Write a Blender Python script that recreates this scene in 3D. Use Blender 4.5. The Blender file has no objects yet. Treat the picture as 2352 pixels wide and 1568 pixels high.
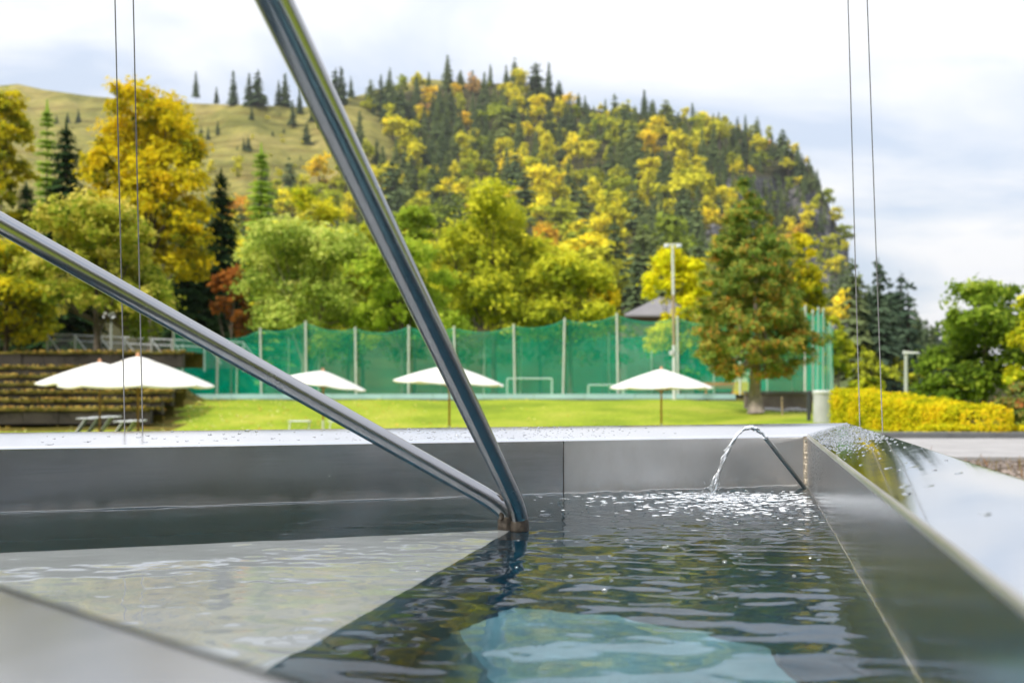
import bpy, math, random
import numpy as np
from mathutils import Vector, noise as mnoise

R = math.radians
S = bpy.context.scene
COL = S.collection

# ------------------------------------------------------------------ camera, sky, sun, exposure
EYE = 2.0
cam = bpy.data.cameras.new('camera')
cam.sensor_width = 36.0
cam.lens = 35.0
cam.shift_y = 117.0 / 2352.0
cam.clip_start = 0.02
cam.clip_end = 6000.0
cam.dof.use_dof = True
cam.dof.focus_distance = 2.65
cam.dof.aperture_fstop = 3.5
camo = bpy.data.objects.new('camera', cam)
camo.location = (0, 0, EYE)
camo.rotation_euler = (R(90), 0, 0)
COL.objects.link(camo)
S.camera = camo

SUN_EL, SUN_AZ = R(44), R(-125)        # azimuth from +Y, clockwise: behind and to the left of the camera
world = bpy.data.worlds.new('World')
S.world = world
world.use_nodes = True
wt = world.node_tree
wt.nodes.clear()
wn, wl = wt.nodes.new, wt.links.new
w_out = wn('ShaderNodeOutputWorld')
w_bg = wn('ShaderNodeBackground')
w_bg.inputs['Strength'].default_value = 0.095
w_sky = wn('ShaderNodeTexSky')
w_sky.sky_type = 'NISHITA'
w_sky.sun_disc = False
w_sky.sun_elevation = SUN_EL
w_sky.sun_rotation = SUN_AZ
w_sky.air_density = 1.0
w_sky.dust_density = 2.0
w_tc = wn('ShaderNodeTexCoord')
w_sep = wn('ShaderNodeSeparateXYZ')
wl(w_tc.outputs['Generated'], w_sep.inputs[0])
w_add = wn('ShaderNodeMath'); w_add.operation = 'ADD'; w_add.inputs[1].default_value = 0.28
w_abs = wn('ShaderNodeMath'); w_abs.operation = 'ABSOLUTE'
wl(w_sep.outputs['Z'], w_abs.inputs[0]); wl(w_abs.outputs[0], w_add.inputs[0])
w_div = wn('ShaderNodeVectorMath'); w_div.operation = 'DIVIDE'
w_com = wn('ShaderNodeCombineXYZ')
for k in range(3):
    wl(w_add.outputs[0], w_com.inputs[k])
wl(w_tc.outputs['Generated'], w_div.inputs[0]); wl(w_com.outputs[0], w_div.inputs[1])
w_map = wn('ShaderNodeMapping')
w_map.inputs['Location'].default_value = (3.1, 1.7, 0.4)
w_map.inputs['Scale'].default_value = (0.8, 1.3, 1.0)
wl(w_div.outputs[0], w_map.inputs[0])
w_noi = wn('ShaderNodeTexNoise')
w_noi.inputs['Scale'].default_value = 1.35
w_noi.inputs['Detail'].default_value = 7.0
w_noi.inputs['Roughness'].default_value = 0.52
w_noi.inputs['Distortion'].default_value = 0.4
wl(w_map.outputs[0], w_noi.inputs['Vector'])
w_rmp = wn('ShaderNodeValToRGB')
w_rmp.color_ramp.elements[0].position = 0.40
w_rmp.color_ramp.elements[0].color = (0.10, 0.10, 0.10, 1)
w_rmp.color_ramp.elements[1].position = 0.56
w_rmp.color_ramp.elements[1].color = (1, 1, 1, 1)
wl(w_noi.outputs['Fac'], w_rmp.inputs[0])
w_noi2 = wn('ShaderNodeTexNoise')
w_noi2.inputs['Scale'].default_value = 2.2
w_noi2.inputs['Detail'].default_value = 5.0
wl(w_map.outputs[0], w_noi2.inputs['Vector'])
w_cc = wn('ShaderNodeMixRGB')
w_cc.inputs['Color1'].default_value = (8.3, 8.5, 9.1, 1)
w_cc.inputs['Color2'].default_value = (8.9, 8.95, 9.1, 1)
w_r2 = wn('ShaderNodeMapRange')
w_r2.inputs['From Min'].default_value = 0.36
w_r2.inputs['From Max'].default_value = 0.60
wl(w_noi2.outputs['Fac'], w_r2.inputs['Value']); wl(w_r2.outputs[0], w_cc.inputs['Fac'])
# thin high veil that pales the blue between the clouds
w_veil = wn('ShaderNodeMixRGB')
w_veil.inputs['Fac'].default_value = 0.62
w_veil.inputs['Color2'].default_value = (7.1, 8.0, 9.5, 1)
wl(w_sky.outputs[0], w_veil.inputs['Color1'])
w_mix = wn('ShaderNodeMixRGB')
wl(w_rmp.outputs[0], w_mix.inputs['Fac'])
wl(w_veil.outputs[0], w_mix.inputs['Color1'])
wl(w_cc.outputs[0], w_mix.inputs['Color2'])
w_g = wn('ShaderNodeMath'); w_g.operation = 'MULTIPLY_ADD'; w_g.inputs[1].default_value = 0.85; w_g.inputs[2].default_value = 0.86
wl(w_abs.outputs[0], w_g.inputs[0])
w_gm = wn('ShaderNodeVectorMath'); w_gm.operation = 'SCALE'
wl(w_mix.outputs[0], w_gm.inputs[0]); wl(w_g.outputs[0], w_gm.inputs['Scale'])
wl(w_gm.outputs[0], w_bg.inputs['Color'])
wl(w_bg.outputs[0], w_out.inputs[0])

sun = bpy.data.lights.new('sun', 'SUN')
sun.energy = 3.4
sun.angle = R(6)
sun.color = (1.0, 0.94, 0.84)
suno = bpy.data.objects.new('sun', sun)
sd = Vector((math.sin(SUN_AZ) * math.cos(SUN_EL), math.cos(SUN_AZ) * math.cos(SUN_EL), math.sin(SUN_EL)))
suno.rotation_euler = sd.to_track_quat('Z', 'Y').to_euler()
suno.location = sd * 60
COL.objects.link(suno)

S.view_settings.view_transform = 'Standard'
S.view_settings.look = 'None'
S.view_settings.exposure = 0.28
S.view_settings.gamma = 1.0
S.view_settings.use_curve_mapping = False
S.render.engine = 'CYCLES'
S.cycles.max_bounces = 10
S.cycles.transparent_max_bounces = 16
S.cycles.transmission_bounces = 8
S.cycles.glossy_bounces = 5
S.cycles.diffuse_bounces = 3
S.cycles.sample_clamp_indirect = 6.0
S.cycles.use_denoising = True

rng = np.random.default_rng(11)
random.seed(11)
F = 2287.0


def P(x, y, Y):
    """a survey point: where the sight line through photo point (x, y) of 2352x1568 is at distance Y"""
    return np.array([(x - 1176.0) / F * Y, Y, EYE + (901.0 - y) / F * Y])


def sstep(a, b, v):
    t = np.clip((v - a) / (b - a), 0, 1)
    return t * t * (3 - 2 * t)


# ------------------------------------------------------------------ helpers
def tag(o, label=None, cat=None, group=None, kind=None):
    if label: o['label'] = label
    if cat: o['category'] = cat
    if group: o['group'] = group
    if kind: o['kind'] = kind
    return o


def empty(name, loc=(0, 0, 0), rz=0.0):
    o = bpy.data.objects.new(name, None)
    o.empty_display_size = 0.1
    o.location = loc
    o.rotation_euler = (0, 0, rz)
    COL.objects.link(o)
    return o


def mesh_np(name, V, Q, mats, smooth=False, fmat=None, fattr=None, vattr=None):
    """V (n,3), Q (m,k) uniform faces"""
    V = np.asarray(V, dtype=np.float32); Q = np.asarray(Q, dtype=np.int32)
    me = bpy.data.meshes.new(name)
    k = Q.shape[1]
    me.vertices.add(len(V)); me.vertices.foreach_set('co', V.ravel())
    me.loops.add(Q.size); me.loops.foreach_set('vertex_index', Q.ravel())
    me.polygons.add(len(Q))
    me.polygons.foreach_set('loop_start', np.arange(0, Q.size, k, dtype=np.int32))
    me.polygons.foreach_set('loop_total', np.full(len(Q), k, dtype=np.int32))
    for m in (mats if isinstance(mats, (list, tuple)) else [mats]):
        me.materials.append(m)
    if fmat is not None:
        me.polygons.foreach_set('material_index', np.asarray(fmat, dtype=np.int32))
    me.polygons.foreach_set('use_smooth', np.full(len(Q), bool(smooth)))
    me.update(calc_edges=True)
    for nm, arr in (fattr or {}).items():
        a = me.attributes.new(nm, 'FLOAT', 'FACE')
        a.data.foreach_set('value', np.asarray(arr, dtype=np.float32))
    for nm, arr in (vattr or {}).items():
        a = me.attributes.new(nm, 'FLOAT', 'POINT')
        a.data.foreach_set('value', np.asarray(arr, dtype=np.float32))
    me.validate()
    return me


def link(name, me, parent=None):
    o = bpy.data.objects.new(name, me)
    COL.objects.link(o)
    if parent is not None:
        o.parent = parent
    return o


class MB:
    def __init__(s):
        s.v, s.f, s.m = [], [], []

    def add(s, vs, fs, mi=0):
        b = len(s.v)
        s.v += [tuple(float(c) for c in q) for q in vs]
        s.f += [tuple(b + i for i in q) for q in fs]
        s.m += [mi] * len(fs)

    def box(s, c, d, rz=0.0, mi=0, top=None):
        hx, hy, hz = d[0] / 2, d[1] / 2, d[2] / 2
        tx, ty = (top if top else (1, 1))
        p = [(-hx, -hy, -hz), (hx, -hy, -hz), (hx, hy, -hz), (-hx, hy, -hz),
             (-hx * tx, -hy * ty, hz), (hx * tx, -hy * ty, hz), (hx * tx, hy * ty, hz), (-hx * tx, hy * ty, hz)]
        cs, sn = math.cos(rz), math.sin(rz)
        p = [(c[0] + x * cs - y * sn, c[1] + x * sn + y * cs, c[2] + z) for x, y, z in p]
        s.add(p, [(0, 3, 2, 1), (4, 5, 6, 7), (0, 1, 5, 4), (1, 2, 6, 5), (2, 3, 7, 6), (3, 0, 4, 7)], mi)

    def tube(s, pts, rad, n=10, mi=0, caps=True):
        pts = [Vector(p) for p in pts]
        if not isinstance(rad, (list, tuple)):
            rad = [rad] * len(pts)
        ring = []
        up = None
        for i, p in enumerate(pts):
            if i == 0: t = pts[1] - pts[0]
            elif i == len(pts) - 1: t = pts[-1] - pts[-2]
            else: t = (pts[i + 1] - pts[i]).normalized() + (pts[i] - pts[i - 1]).normalized()
            t.normalize()
            if up is None:
                up = Vector((0, 0, 1)) if abs(t.z) < 0.9 else Vector((1, 0, 0))
            a = t.cross(up).normalized()
            b = a.cross(t).normalized()
            up = b
            ring.append([p + (a * math.cos(2 * math.pi * k / n) + b * math.sin(2 * math.pi * k / n)) * rad[i] for k in range(n)])
        vs = [q for r in ring for q in r]
        fs = []
        for i in range(len(pts) - 1):
            for k in range(n):
                k2 = (k + 1) % n
                fs.append((i * n + k, i * n + k2, (i + 1) * n + k2, (i + 1) * n + k))
        if caps:
            fs.append(tuple(range(n)))
            fs.append(tuple((len(pts) - 1) * n + k for k in reversed(range(n))))
        s.add(vs, fs, mi)

    def lathe(s, prof, n=16, c=(0, 0, 0), mi=0):
        vs, fs = [], []
        for r, z in prof:
            for k in range(n):
                a = 2 * math.pi * k / n
                vs.append((c[0] + r * math.cos(a), c[1] + r * math.sin(a), c[2] + z))
        for i in range(len(prof) - 1):
            for k in range(n):
                k2 = (k + 1) % n
                fs.append((i * n + k, i * n + k2, (i + 1) * n + k2, (i + 1) * n + k))
        s.add(vs, fs, mi)

    def build(s, name, mats, parent=None, smooth=False, auto=None):
        me = bpy.data.meshes.new(name)
        me.from_pydata(s.v, [], s.f)
        for m in (mats if isinstance(mats, (list, tuple)) else [mats]):
            me.materials.append(m)
        me.polygons.foreach_set('material_index', s.m)
        if smooth:
            me.polygons.foreach_set('use_smooth', [True] * len(s.f))
        me.update()
        if smooth and auto is not None:
            try:
                me.set_sharp_from_angle(angle=R(auto))
            except Exception:
                pass
        return link(name, me, parent)


# ------------------------------------------------------------------ materials
def mat(name):
    m = bpy.data.materials.new(name)
    m.use_nodes = True
    nt = m.node_tree
    nt.nodes.clear()
    out = nt.nodes.new('ShaderNodeOutputMaterial')
    return m, nt, out


def N(nt, t, **kw):
    n = nt.nodes.new(t)
    for k, v in kw.items():
        try:
            n.inputs[k.replace('_', ' ')].default_value = v
        except KeyError:
            setattr(n, k, v)
    return n


def ramp(nt, stops):
    r = nt.nodes.new('ShaderNodeValToRGB')
    e = r.color_ramp.elements
    while len(e) < len(stops):
        e.new(0.5)
    for i, (p, c) in enumerate(stops):
        e[i].position = p
        e[i].color = (*c, 1)
    return r


def plain(name, col, rough=0.6, metal=0.0, var=0.15, scale=8.0, bump=0.0, spec=0.5):
    m, nt, out = mat(name)
    b = N(nt, 'ShaderNodeBsdfPrincipled', Roughness=rough, Metallic=metal)
    b.inputs['Specular IOR Level'].default_value = spec
    tc = N(nt, 'ShaderNodeTexCoord')
    no = N(nt, 'ShaderNodeTexNoise', Scale=scale, Detail=5.0)
    nt.links.new(tc.outputs['Object'], no.inputs['Vector'])
    r = ramp(nt, [(0.3, tuple(c * (1 - var) for c in col)), (0.7, tuple(min(1, c * (1 + var)) for c in col))])
    nt.links.new(no.outputs['Fac'], r.inputs[0])
    nt.links.new(r.outputs[0], b.inputs['Base Color'])
    if bump:
        bp = N(nt, 'ShaderNodeBump', Strength=bump, Distance=0.02)
        nt.links.new(no.outputs['Fac'], bp.inputs['Height'])
        nt.links.new(bp.outputs[0], b.inputs['Normal'])
    nt.links.new(b.outputs[0], out.inputs[0])
    return m


WZ_ = EYE - 0.346


def steel(name, col=(0.58, 0.585, 0.60), rough=0.2, brush=(2, 2, 60), smear=0.08, wet=0.0, stain=0.0, line=False):
    """brushed stainless steel: streaked roughness, faint cloudy film, optional water marks, painted waterline light"""
    m, nt, out = mat(name)
    L = nt.links.new
    b = N(nt, 'ShaderNodeBsdfPrincipled', Metallic=1.0)
    tc = N(nt, 'ShaderNodeTexCoord')
    mp = N(nt, 'ShaderNodeMapping'); mp.inputs['Scale'].default_value = brush
    L(tc.outputs['Object'], mp.inputs[0])
    n1 = N(nt, 'ShaderNodeTexNoise', Scale=6.0, Detail=4.0); L(mp.outputs[0], n1.inputs['Vector'])
    n2 = N(nt, 'ShaderNodeTexNoise', Scale=3.0, Detail=6.0, Roughness=0.6); L(tc.outputs['Object'], n2.inputs['Vector'])
    mr = N(nt, 'ShaderNodeMapRange'); mr.inputs['From Min'].default_value = 0.3; mr.inputs['From Max'].default_value = 0.7
    mr.inputs['To Min'].default_value = max(0.02, rough - smear); mr.inputs['To Max'].default_value = rough + smear
    mx = N(nt, 'ShaderNodeMath', operation='MULTIPLY_ADD'); mx.inputs[1].default_value = 0.5
    ad = N(nt, 'ShaderNodeMath', operation='MULTIPLY'); ad.inputs[1].default_value = 0.5
    L(n2.outputs['Fac'], ad.inputs[0]); L(n1.outputs['Fac'], mx.inputs[0]); L(ad.outputs[0], mx.inputs[2])
    L(mx.outputs[0], mr.inputs['Value']); L(mr.outputs[0], b.inputs['Roughness'])
    r = ramp(nt, [(0.3, tuple(c * 0.9 for c in col)), (0.7, tuple(min(1, c * 1.06) for c in col))])
    L(n2.outputs['Fac'], r.inputs[0])
    src = r.outputs[0]
    if stain:
        n3 = N(nt, 'ShaderNodeTexNoise', Scale=2.3, Detail=8.0, Roughness=0.65)
        mp3 = N(nt, 'ShaderNodeMapping'); mp3.inputs['Scale'].default_value = (1.4, 1.4, 0.7); mp3.inputs['Location'].default_value = (4, 2, 1)
        L(tc.outputs['Object'], mp3.inputs[0]); L(mp3.outputs[0], n3.inputs['Vector'])
        r3 = ramp(nt, [(0.42, (0, 0, 0)), (0.75, (1, 1, 1))]); L(n3.outputs['Fac'], r3.inputs[0])
        mm = N(nt, 'ShaderNodeMath', operation='MULTIPLY'); mm.inputs[1].default_value = stain; L(r3.outputs[0], mm.inputs[0])
        mc = N(nt, 'ShaderNodeMixRGB'); mc.inputs['Color2'].default_value = (0.34, 0.29, 0.23, 1)
        L(mm.outputs[0], mc.inputs['Fac']); L(src, mc.inputs['Color1']); src = mc.outputs[0]
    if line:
        # limescale runs at the waterline, paled further to paint in light off the platform
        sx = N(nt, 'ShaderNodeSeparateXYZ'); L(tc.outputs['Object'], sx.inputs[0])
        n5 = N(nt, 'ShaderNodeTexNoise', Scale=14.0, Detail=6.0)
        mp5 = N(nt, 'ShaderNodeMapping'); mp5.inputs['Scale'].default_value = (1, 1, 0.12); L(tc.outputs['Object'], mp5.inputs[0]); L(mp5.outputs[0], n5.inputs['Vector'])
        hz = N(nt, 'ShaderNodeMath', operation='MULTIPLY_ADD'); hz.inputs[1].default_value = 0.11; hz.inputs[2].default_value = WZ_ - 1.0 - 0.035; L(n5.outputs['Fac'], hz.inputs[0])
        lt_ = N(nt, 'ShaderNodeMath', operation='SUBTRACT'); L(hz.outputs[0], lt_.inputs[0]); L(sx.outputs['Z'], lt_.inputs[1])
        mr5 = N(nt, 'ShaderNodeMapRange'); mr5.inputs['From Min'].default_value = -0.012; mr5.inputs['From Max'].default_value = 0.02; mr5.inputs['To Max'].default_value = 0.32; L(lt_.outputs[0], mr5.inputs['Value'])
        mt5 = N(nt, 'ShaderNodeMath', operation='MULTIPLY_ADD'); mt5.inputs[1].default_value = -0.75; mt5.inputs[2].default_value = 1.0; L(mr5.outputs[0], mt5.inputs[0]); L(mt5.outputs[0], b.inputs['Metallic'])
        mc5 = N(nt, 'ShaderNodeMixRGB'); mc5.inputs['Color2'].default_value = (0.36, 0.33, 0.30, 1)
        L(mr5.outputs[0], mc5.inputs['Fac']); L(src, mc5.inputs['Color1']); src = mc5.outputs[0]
    L(src, b.inputs['Base Color'])
    bp = N(nt, 'ShaderNodeBump', Strength=0.03, Distance=0.002)
    L(n1.outputs['Fac'], bp.inputs['Height'])
    if wet:
        n4 = N(nt, 'ShaderNodeTexNoise', Scale=26.0, Detail=2.0); L(tc.outputs['Object'], n4.inputs['Vector'])
        bp2 = N(nt, 'ShaderNodeBump', Strength=wet, Distance=0.002)
        L(n4.outputs['Fac'], bp2.inputs['Height']); L(bp.outputs[0], bp2.inputs['Normal']); bp = bp2
    L(bp.outputs[0], b.inputs['Normal'])
    L(b.outputs[0], out.inputs[0])
    return m


def leafmat(name, cols, trans=0.42, objrand=None, tone=False, gain=1.62):
    """foliage: colour by the leaf's own tint, and where objrand is given by the tree's own turn of autumn"""
    m, nt, out = mat(name)
    L = nt.links.new
    at = N(nt, 'ShaderNodeAttribute'); at.attribute_name = 'tint'
    g = lambda c: tuple(min(0.85, v * gain) for v in c)
    if cols: cols = [g(c) for c in cols]
    if objrand: objrand = [(p, g(c)) for p, c in objrand]
    if objrand:
        src = None
        if tone:
            oi = N(nt, 'ShaderNodeAttribute'); oi.attribute_name = 'tone'; src = oi.outputs['Fac']
        else:
            oi = N(nt, 'ShaderNodeObjectInfo'); sp = N(nt, 'ShaderNodeSeparateColor'); L(oi.outputs['Color'], sp.inputs[0]); src = sp.outputs[0]
        r = ramp(nt, objrand)
        r.color_ramp.interpolation = 'LINEAR'
        L(src, r.inputs[0])
        hs = N(nt, 'ShaderNodeMixRGB', blend_type='MULTIPLY'); hs.inputs['Fac'].default_value = 1.0
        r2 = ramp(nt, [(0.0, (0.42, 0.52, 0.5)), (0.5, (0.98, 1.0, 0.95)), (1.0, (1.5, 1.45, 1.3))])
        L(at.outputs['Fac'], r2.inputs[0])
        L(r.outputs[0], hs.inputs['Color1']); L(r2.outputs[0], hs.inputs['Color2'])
        c = hs.outputs[0]
    else:
        n = len(cols)
        r = ramp(nt, [(i / (n - 1), cc) for i, cc in enumerate(cols)])
        L(at.outputs['Fac'], r.inputs[0])
        c = r.outputs[0]
    d = N(nt, 'ShaderNodeBsdfDiffuse'); t = N(nt, 'ShaderNodeBsdfTranslucent')
    L(c, d.inputs[0]); L(c, t.inputs[0])
    mx = N(nt, 'ShaderNodeMixShader'); mx.inputs[0].default_value = trans
    L(d.outputs[0], mx.inputs[1]); L(t.outputs[0], mx.inputs[2])
    L(mx.outputs[0], out.inputs[0])
    return m


M = {}
M['bark'] = plain('bark', (0.10, 0.08, 0.06), 0.9, var=0.4, scale=5, bump=0.5)
M['bark_pale'] = plain('bark_pale', (0.27, 0.23, 0.19), 0.9, var=0.35, scale=4, bump=0.5)
M['white_metal'] = plain('white_metal', (0.66, 0.68, 0.70), 0.35, var=0.06)
M['galv'] = plain('galvanised', (0.50, 0.53, 0.54), 0.45, metal=0.25, var=0.12, scale=14)
M['dark'] = plain('dark_plastic', (0.04, 0.045, 0.055), 0.5)
M['wood'] = plain('pole_wood', (0.42, 0.17, 0.05), 0.5, var=0.25, scale=12)
M['wood_dark'] = plain('pole_wood_dark', (0.20, 0.10, 0.045), 0.55, var=0.25, scale=12)
M['finial'] = plain('finial_wood', (0.62, 0.30, 0.16), 0.5)
M['sling'] = plain('sling_fabric', (0.16, 0.17, 0.18), 0.8)
M['cable'] = plain('cable_steel', (0.13, 0.13, 0.135), 0.4, metal=0.6, var=0.2, scale=60)
M['concrete'] = plain('concrete', (0.34, 0.33, 0.33), 0.85, var=0.14, scale=1.6, bump=0.15)
M['kerb'] = plain('kerb_stone', (0.13, 0.135, 0.14), 0.85, var=0.2, scale=3, bump=0.2)
M['wallstone'] = plain('wall_stone', (0.045, 0.038, 0.030), 0.95, var=0.4, scale=1.3, bump=0.4)
M['blue_pad'] = plain('pale_blue_board', (0.40, 0.60, 0.66), 0.55, var=0.12, scale=0.7)
M['corrugated'] = plain('pale_sheet_metal', (0.52, 0.53, 0.56), 0.45, metal=0.2, var=0.1, scale=3)
M['roof'] = plain('roof_sheet', (0.20, 0.19, 0.195), 0.6, var=0.12, scale=0.6)
M['brownwall'] = plain('brown_concrete', (0.17, 0.14, 0.125), 0.95, var=0.3, scale=1.3, bump=0.3)
M['housewall'] = plain('brown_render', (0.20, 0.13, 0.11), 0.85, var=0.12, scale=0.5)
M['yellow'] = plain('yellow_paint', (0.75, 0.52, 0.05), 0.45)
M['orange'] = plain('orange_paint', (0.50, 0.14, 0.04), 0.5)
M['cream'] = plain('cream_paint', (0.70, 0.66, 0.52), 0.5)
M['glass_dark'] = plain('window_dark', (0.03, 0.035, 0.04), 0.1)
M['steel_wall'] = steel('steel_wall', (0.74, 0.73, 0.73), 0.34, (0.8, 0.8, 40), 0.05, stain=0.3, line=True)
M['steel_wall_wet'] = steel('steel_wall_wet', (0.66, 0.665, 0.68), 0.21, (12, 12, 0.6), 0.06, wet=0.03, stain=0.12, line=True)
M['steel_wall_shaded'] = steel('steel_wall_shaded', (0.56, 0.575, 0.61), 0.22, (0.8, 0.8, 40), 0.05, stain=0.25, line=True)  # left far sheet: reflection of dark surroundings put into a darker, bluer base
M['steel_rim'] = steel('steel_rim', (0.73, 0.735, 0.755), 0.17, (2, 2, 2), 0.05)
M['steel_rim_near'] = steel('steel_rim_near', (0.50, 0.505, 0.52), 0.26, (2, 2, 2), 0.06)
M['steel_rim_wet'] = steel('steel_rim_wet', (0.74, 0.75, 0.77), 0.07, (2, 2, 2), 0.03, wet=0.05)
M['steel_tube'] = steel('steel_tube', (0.37, 0.375, 0.39), 0.25, (5, 5, 5), 0.05)
M['steel_pipe'] = steel('steel_pipe', (0.62, 0.60, 0.57), 0.3, (5, 5, 5), 0.06, stain=0.5)
M['steel_floor'] = steel('steel_floor', (0.48, 0.55, 0.58), 0.45, (3, 3, 3), 0.08)
M['weld'] = plain('weld_bead', (0.42, 0.37, 0.30), 0.5, metal=0.7, var=0.4, scale=60, bump=0.6)
M['scale_dark'] = plain('dark_limescale', (0.055, 0.045, 0.035), 0.6, metal=0.2, var=0.6, scale=50, bump=0.4)

# platform just under the surface: satin steel, nearly white-grey
m, nt, out = mat('steel_platform')
b1 = N(nt, 'ShaderNodeBsdfPrincipled', Metallic=0.35, Roughness=0.5)
tc = N(nt, 'ShaderNodeTexCoord')
no = N(nt, 'ShaderNodeTexNoise', Scale=5.0, Detail=6.0)
nt.links.new(tc.outputs['Object'], no.inputs['Vector'])
r = ramp(nt, [(0.3, (0.46, 0.46, 0.465)), (0.7, (0.56, 0.56, 0.565))])
nt.links.new(no.outputs['Fac'], r.inputs[0]); nt.links.new(r.outputs[0], b1.inputs['Base Color'])
nt.links.new(b1.outputs[0], out.inputs[0])
M['platform'] = m

# submerged step tread: light blue-green
M['tread'] = plain('submerged_tread', (0.50, 0.56, 0.58), 0.6, var=0.3, scale=5)

# water
def watermat(name, tint, bump, scale):
    m, nt, out = mat(name)
    L = nt.links.new
    b = N(nt, 'ShaderNodeBsdfPrincipled', Roughness=0.0, IOR=1.333)
    b.inputs['Base Color'].default_value = (*tint, 1)
    b.inputs['Transmission Weight'].default_value = 1.0
    b.inputs['Specular IOR Level'].default_value = 1.0 if bump else 0.5
    if bump:
        tc = N(nt, 'ShaderNodeTexCoord')
        at = N(nt, 'ShaderNodeAttribute'); at.attribute_name = 'rough'
        no = N(nt, 'ShaderNodeTexNoise', Scale=scale, Detail=3.0, Roughness=0.55)
        L(tc.outputs['Object'], no.inputs['Vector'])
        bp = N(nt, 'ShaderNodeBump', Distance=0.004)
        L(no.outputs['Fac'], bp.inputs['Height']); L(at.outputs['Fac'], bp.inputs['Strength'])
        L(bp.outputs[0], b.inputs['Normal'])
    L(b.outputs[0], out.inputs[0])
    if bump:
        va = N(nt, 'ShaderNodeVolumeAbsorption', Density=2.5)
        va.inputs['Color'].default_value = (0.08, 0.52, 0.62, 1)
        L(va.outputs[0], out.inputs['Volume'])
    return m


M['water'] = watermat('pool_water', (0.95, 0.985, 0.99), True, 42.0)
M['drop'] = watermat('clear_water', (0.97, 0.985, 1.0), False, 1)

m, nt, out = mat('bubble_film')
lw = N(nt, 'ShaderNodeLayerWeight', Blend=0.55)
tr = N(nt, 'ShaderNodeBsdfTransparent'); gl = N(nt, 'ShaderNodeBsdfGlossy', Roughness=0.03)
mx = N(nt, 'ShaderNodeMixShader')
nt.links.new(lw.outputs['Facing'], mx.inputs[0]); nt.links.new(tr.outputs[0], mx.inputs[1]); nt.links.new(gl.outputs[0], mx.inputs[2]); nt.links.new(mx.outputs[0], out.inputs[0])
M['bubble'] = m

# foam flecks on the churned water
M['foam'] = plain('foam', (0.74, 0.77, 0.83), 0.3, var=0.25, scale=70)

# green net
def netmat(name, col, fac):
    m, nt, out = mat(name)
    L = nt.links.new
    d = N(nt, 'ShaderNodeBsdfDiffuse'); t = N(nt, 'ShaderNodeBsdfTranslucent'); tr = N(nt, 'ShaderNodeBsdfTransparent')
    tc = N(nt, 'ShaderNodeTexCoord')
    no = N(nt, 'ShaderNodeTexNoise', Scale=0.8, Detail=4.0); L(tc.outputs['Object'], no.inputs['Vector'])
    r = ramp(nt, [(0.3, tuple(c * 0.75 for c in col)), (0.7, tuple(min(1, c * 1.2) for c in col))]); L(no.outputs['Fac'], r.inputs[0])
    L(r.outputs[0], d.inputs[0]); L(r.outputs[0], t.inputs[0])
    m1 = N(nt, 'ShaderNodeMixShader'); m1.inputs[0].default_value = 0.5
    L(d.outputs[0], m1.inputs[1]); L(t.outputs[0], m1.inputs[2])
    m2 = N(nt, 'ShaderNodeMixShader'); m2.inputs[0].default_value = fac
    L(tr.outputs[0], m2.inputs[1]); L(m1.outputs[0], m2.inputs[2])
    L(m2.outputs[0], out.inputs[0])
    return m


M['net'] = netmat('green_net', (0.0, 0.66, 0.42), 0.29)
M['net_back'] = netmat('teal_net', (0.0, 0.56, 0.44), 0.32)
M['net_side'] = netmat('bright_net', (0.02, 0.62, 0.44), 0.62)
M['netcord'] = plain('net_cord', (0.02, 0.42, 0.30), 0.6)
M['netpost'] = plain('net_post', (0.56, 0.58, 0.55), 0.5, var=0.12, scale=2)
M['wiremesh'] = netmat('grey_wire_mesh', (0.20, 0.21, 0.24), 0.38)

# parasol fabric
m, nt, out = mat('parasol_fabric')
d = N(nt, 'ShaderNodeBsdfDiffuse'); t = N(nt, 'ShaderNodeBsdfTranslucent')
d.inputs[0].default_value = (0.90, 0.89, 0.87, 1); t.inputs[0].default_value = (0.75, 0.60, 0.30, 1)
mx = N(nt, 'ShaderNodeMixShader'); mx.inputs[0].default_value = 0.22
nt.links.new(d.outputs[0], mx.inputs[1]); nt.links.new(t.outputs[0], mx.inputs[2]); nt.links.new(mx.outputs[0], out.inputs[0])
M['parasol'] = m

# lawn
def grassmat(name, c0, c1, c2, sc1, sc2):
    m, nt, out = mat(name)
    L = nt.links.new
    b = N(nt, 'ShaderNodeBsdfPrincipled', Roughness=0.9)
    b.inputs['Specular IOR Level'].default_value = 0.1
    tc = N(nt, 'ShaderNodeTexCoord')
    n1 = N(nt, 'ShaderNodeTexNoise', Scale=sc1, Detail=6.0, Roughness=0.6); L(tc.outputs['Object'], n1.inputs['Vector'])
    n2 = N(nt, 'ShaderNodeTexNoise', Scale=sc2, Detail=3.0); L(tc.outputs['Object'], n2.inputs['Vector'])
    r = ramp(nt, [(0.30, c0), (0.5, c1), (0.72, c2)]); L(n1.outputs['Fac'], r.inputs[0])
    r2 = ramp(nt, [(0.3, (0.7, 0.75, 0.7)), (0.7, (1.2, 1.15, 1.1))]); L(n2.outputs['Fac'], r2.inputs[0])
    mm = N(nt, 'ShaderNodeMixRGB', blend_type='MULTIPLY'); mm.inputs['Fac'].default_value = 1
    L(r.outputs[0], mm.inputs['Color1']); L(r2.outputs[0], mm.inputs['Color2'])
    L(mm.outputs[0], b.inputs['Base Color'])
    bp = N(nt, 'ShaderNodeBump', Strength=0.6, Distance=0.05); L(n2.outputs['Fac'], bp.inputs['Height']); L(bp.outputs[0], b.inputs['Normal'])
    L(b.outputs[0], out.inputs[0])
    return m


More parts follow.
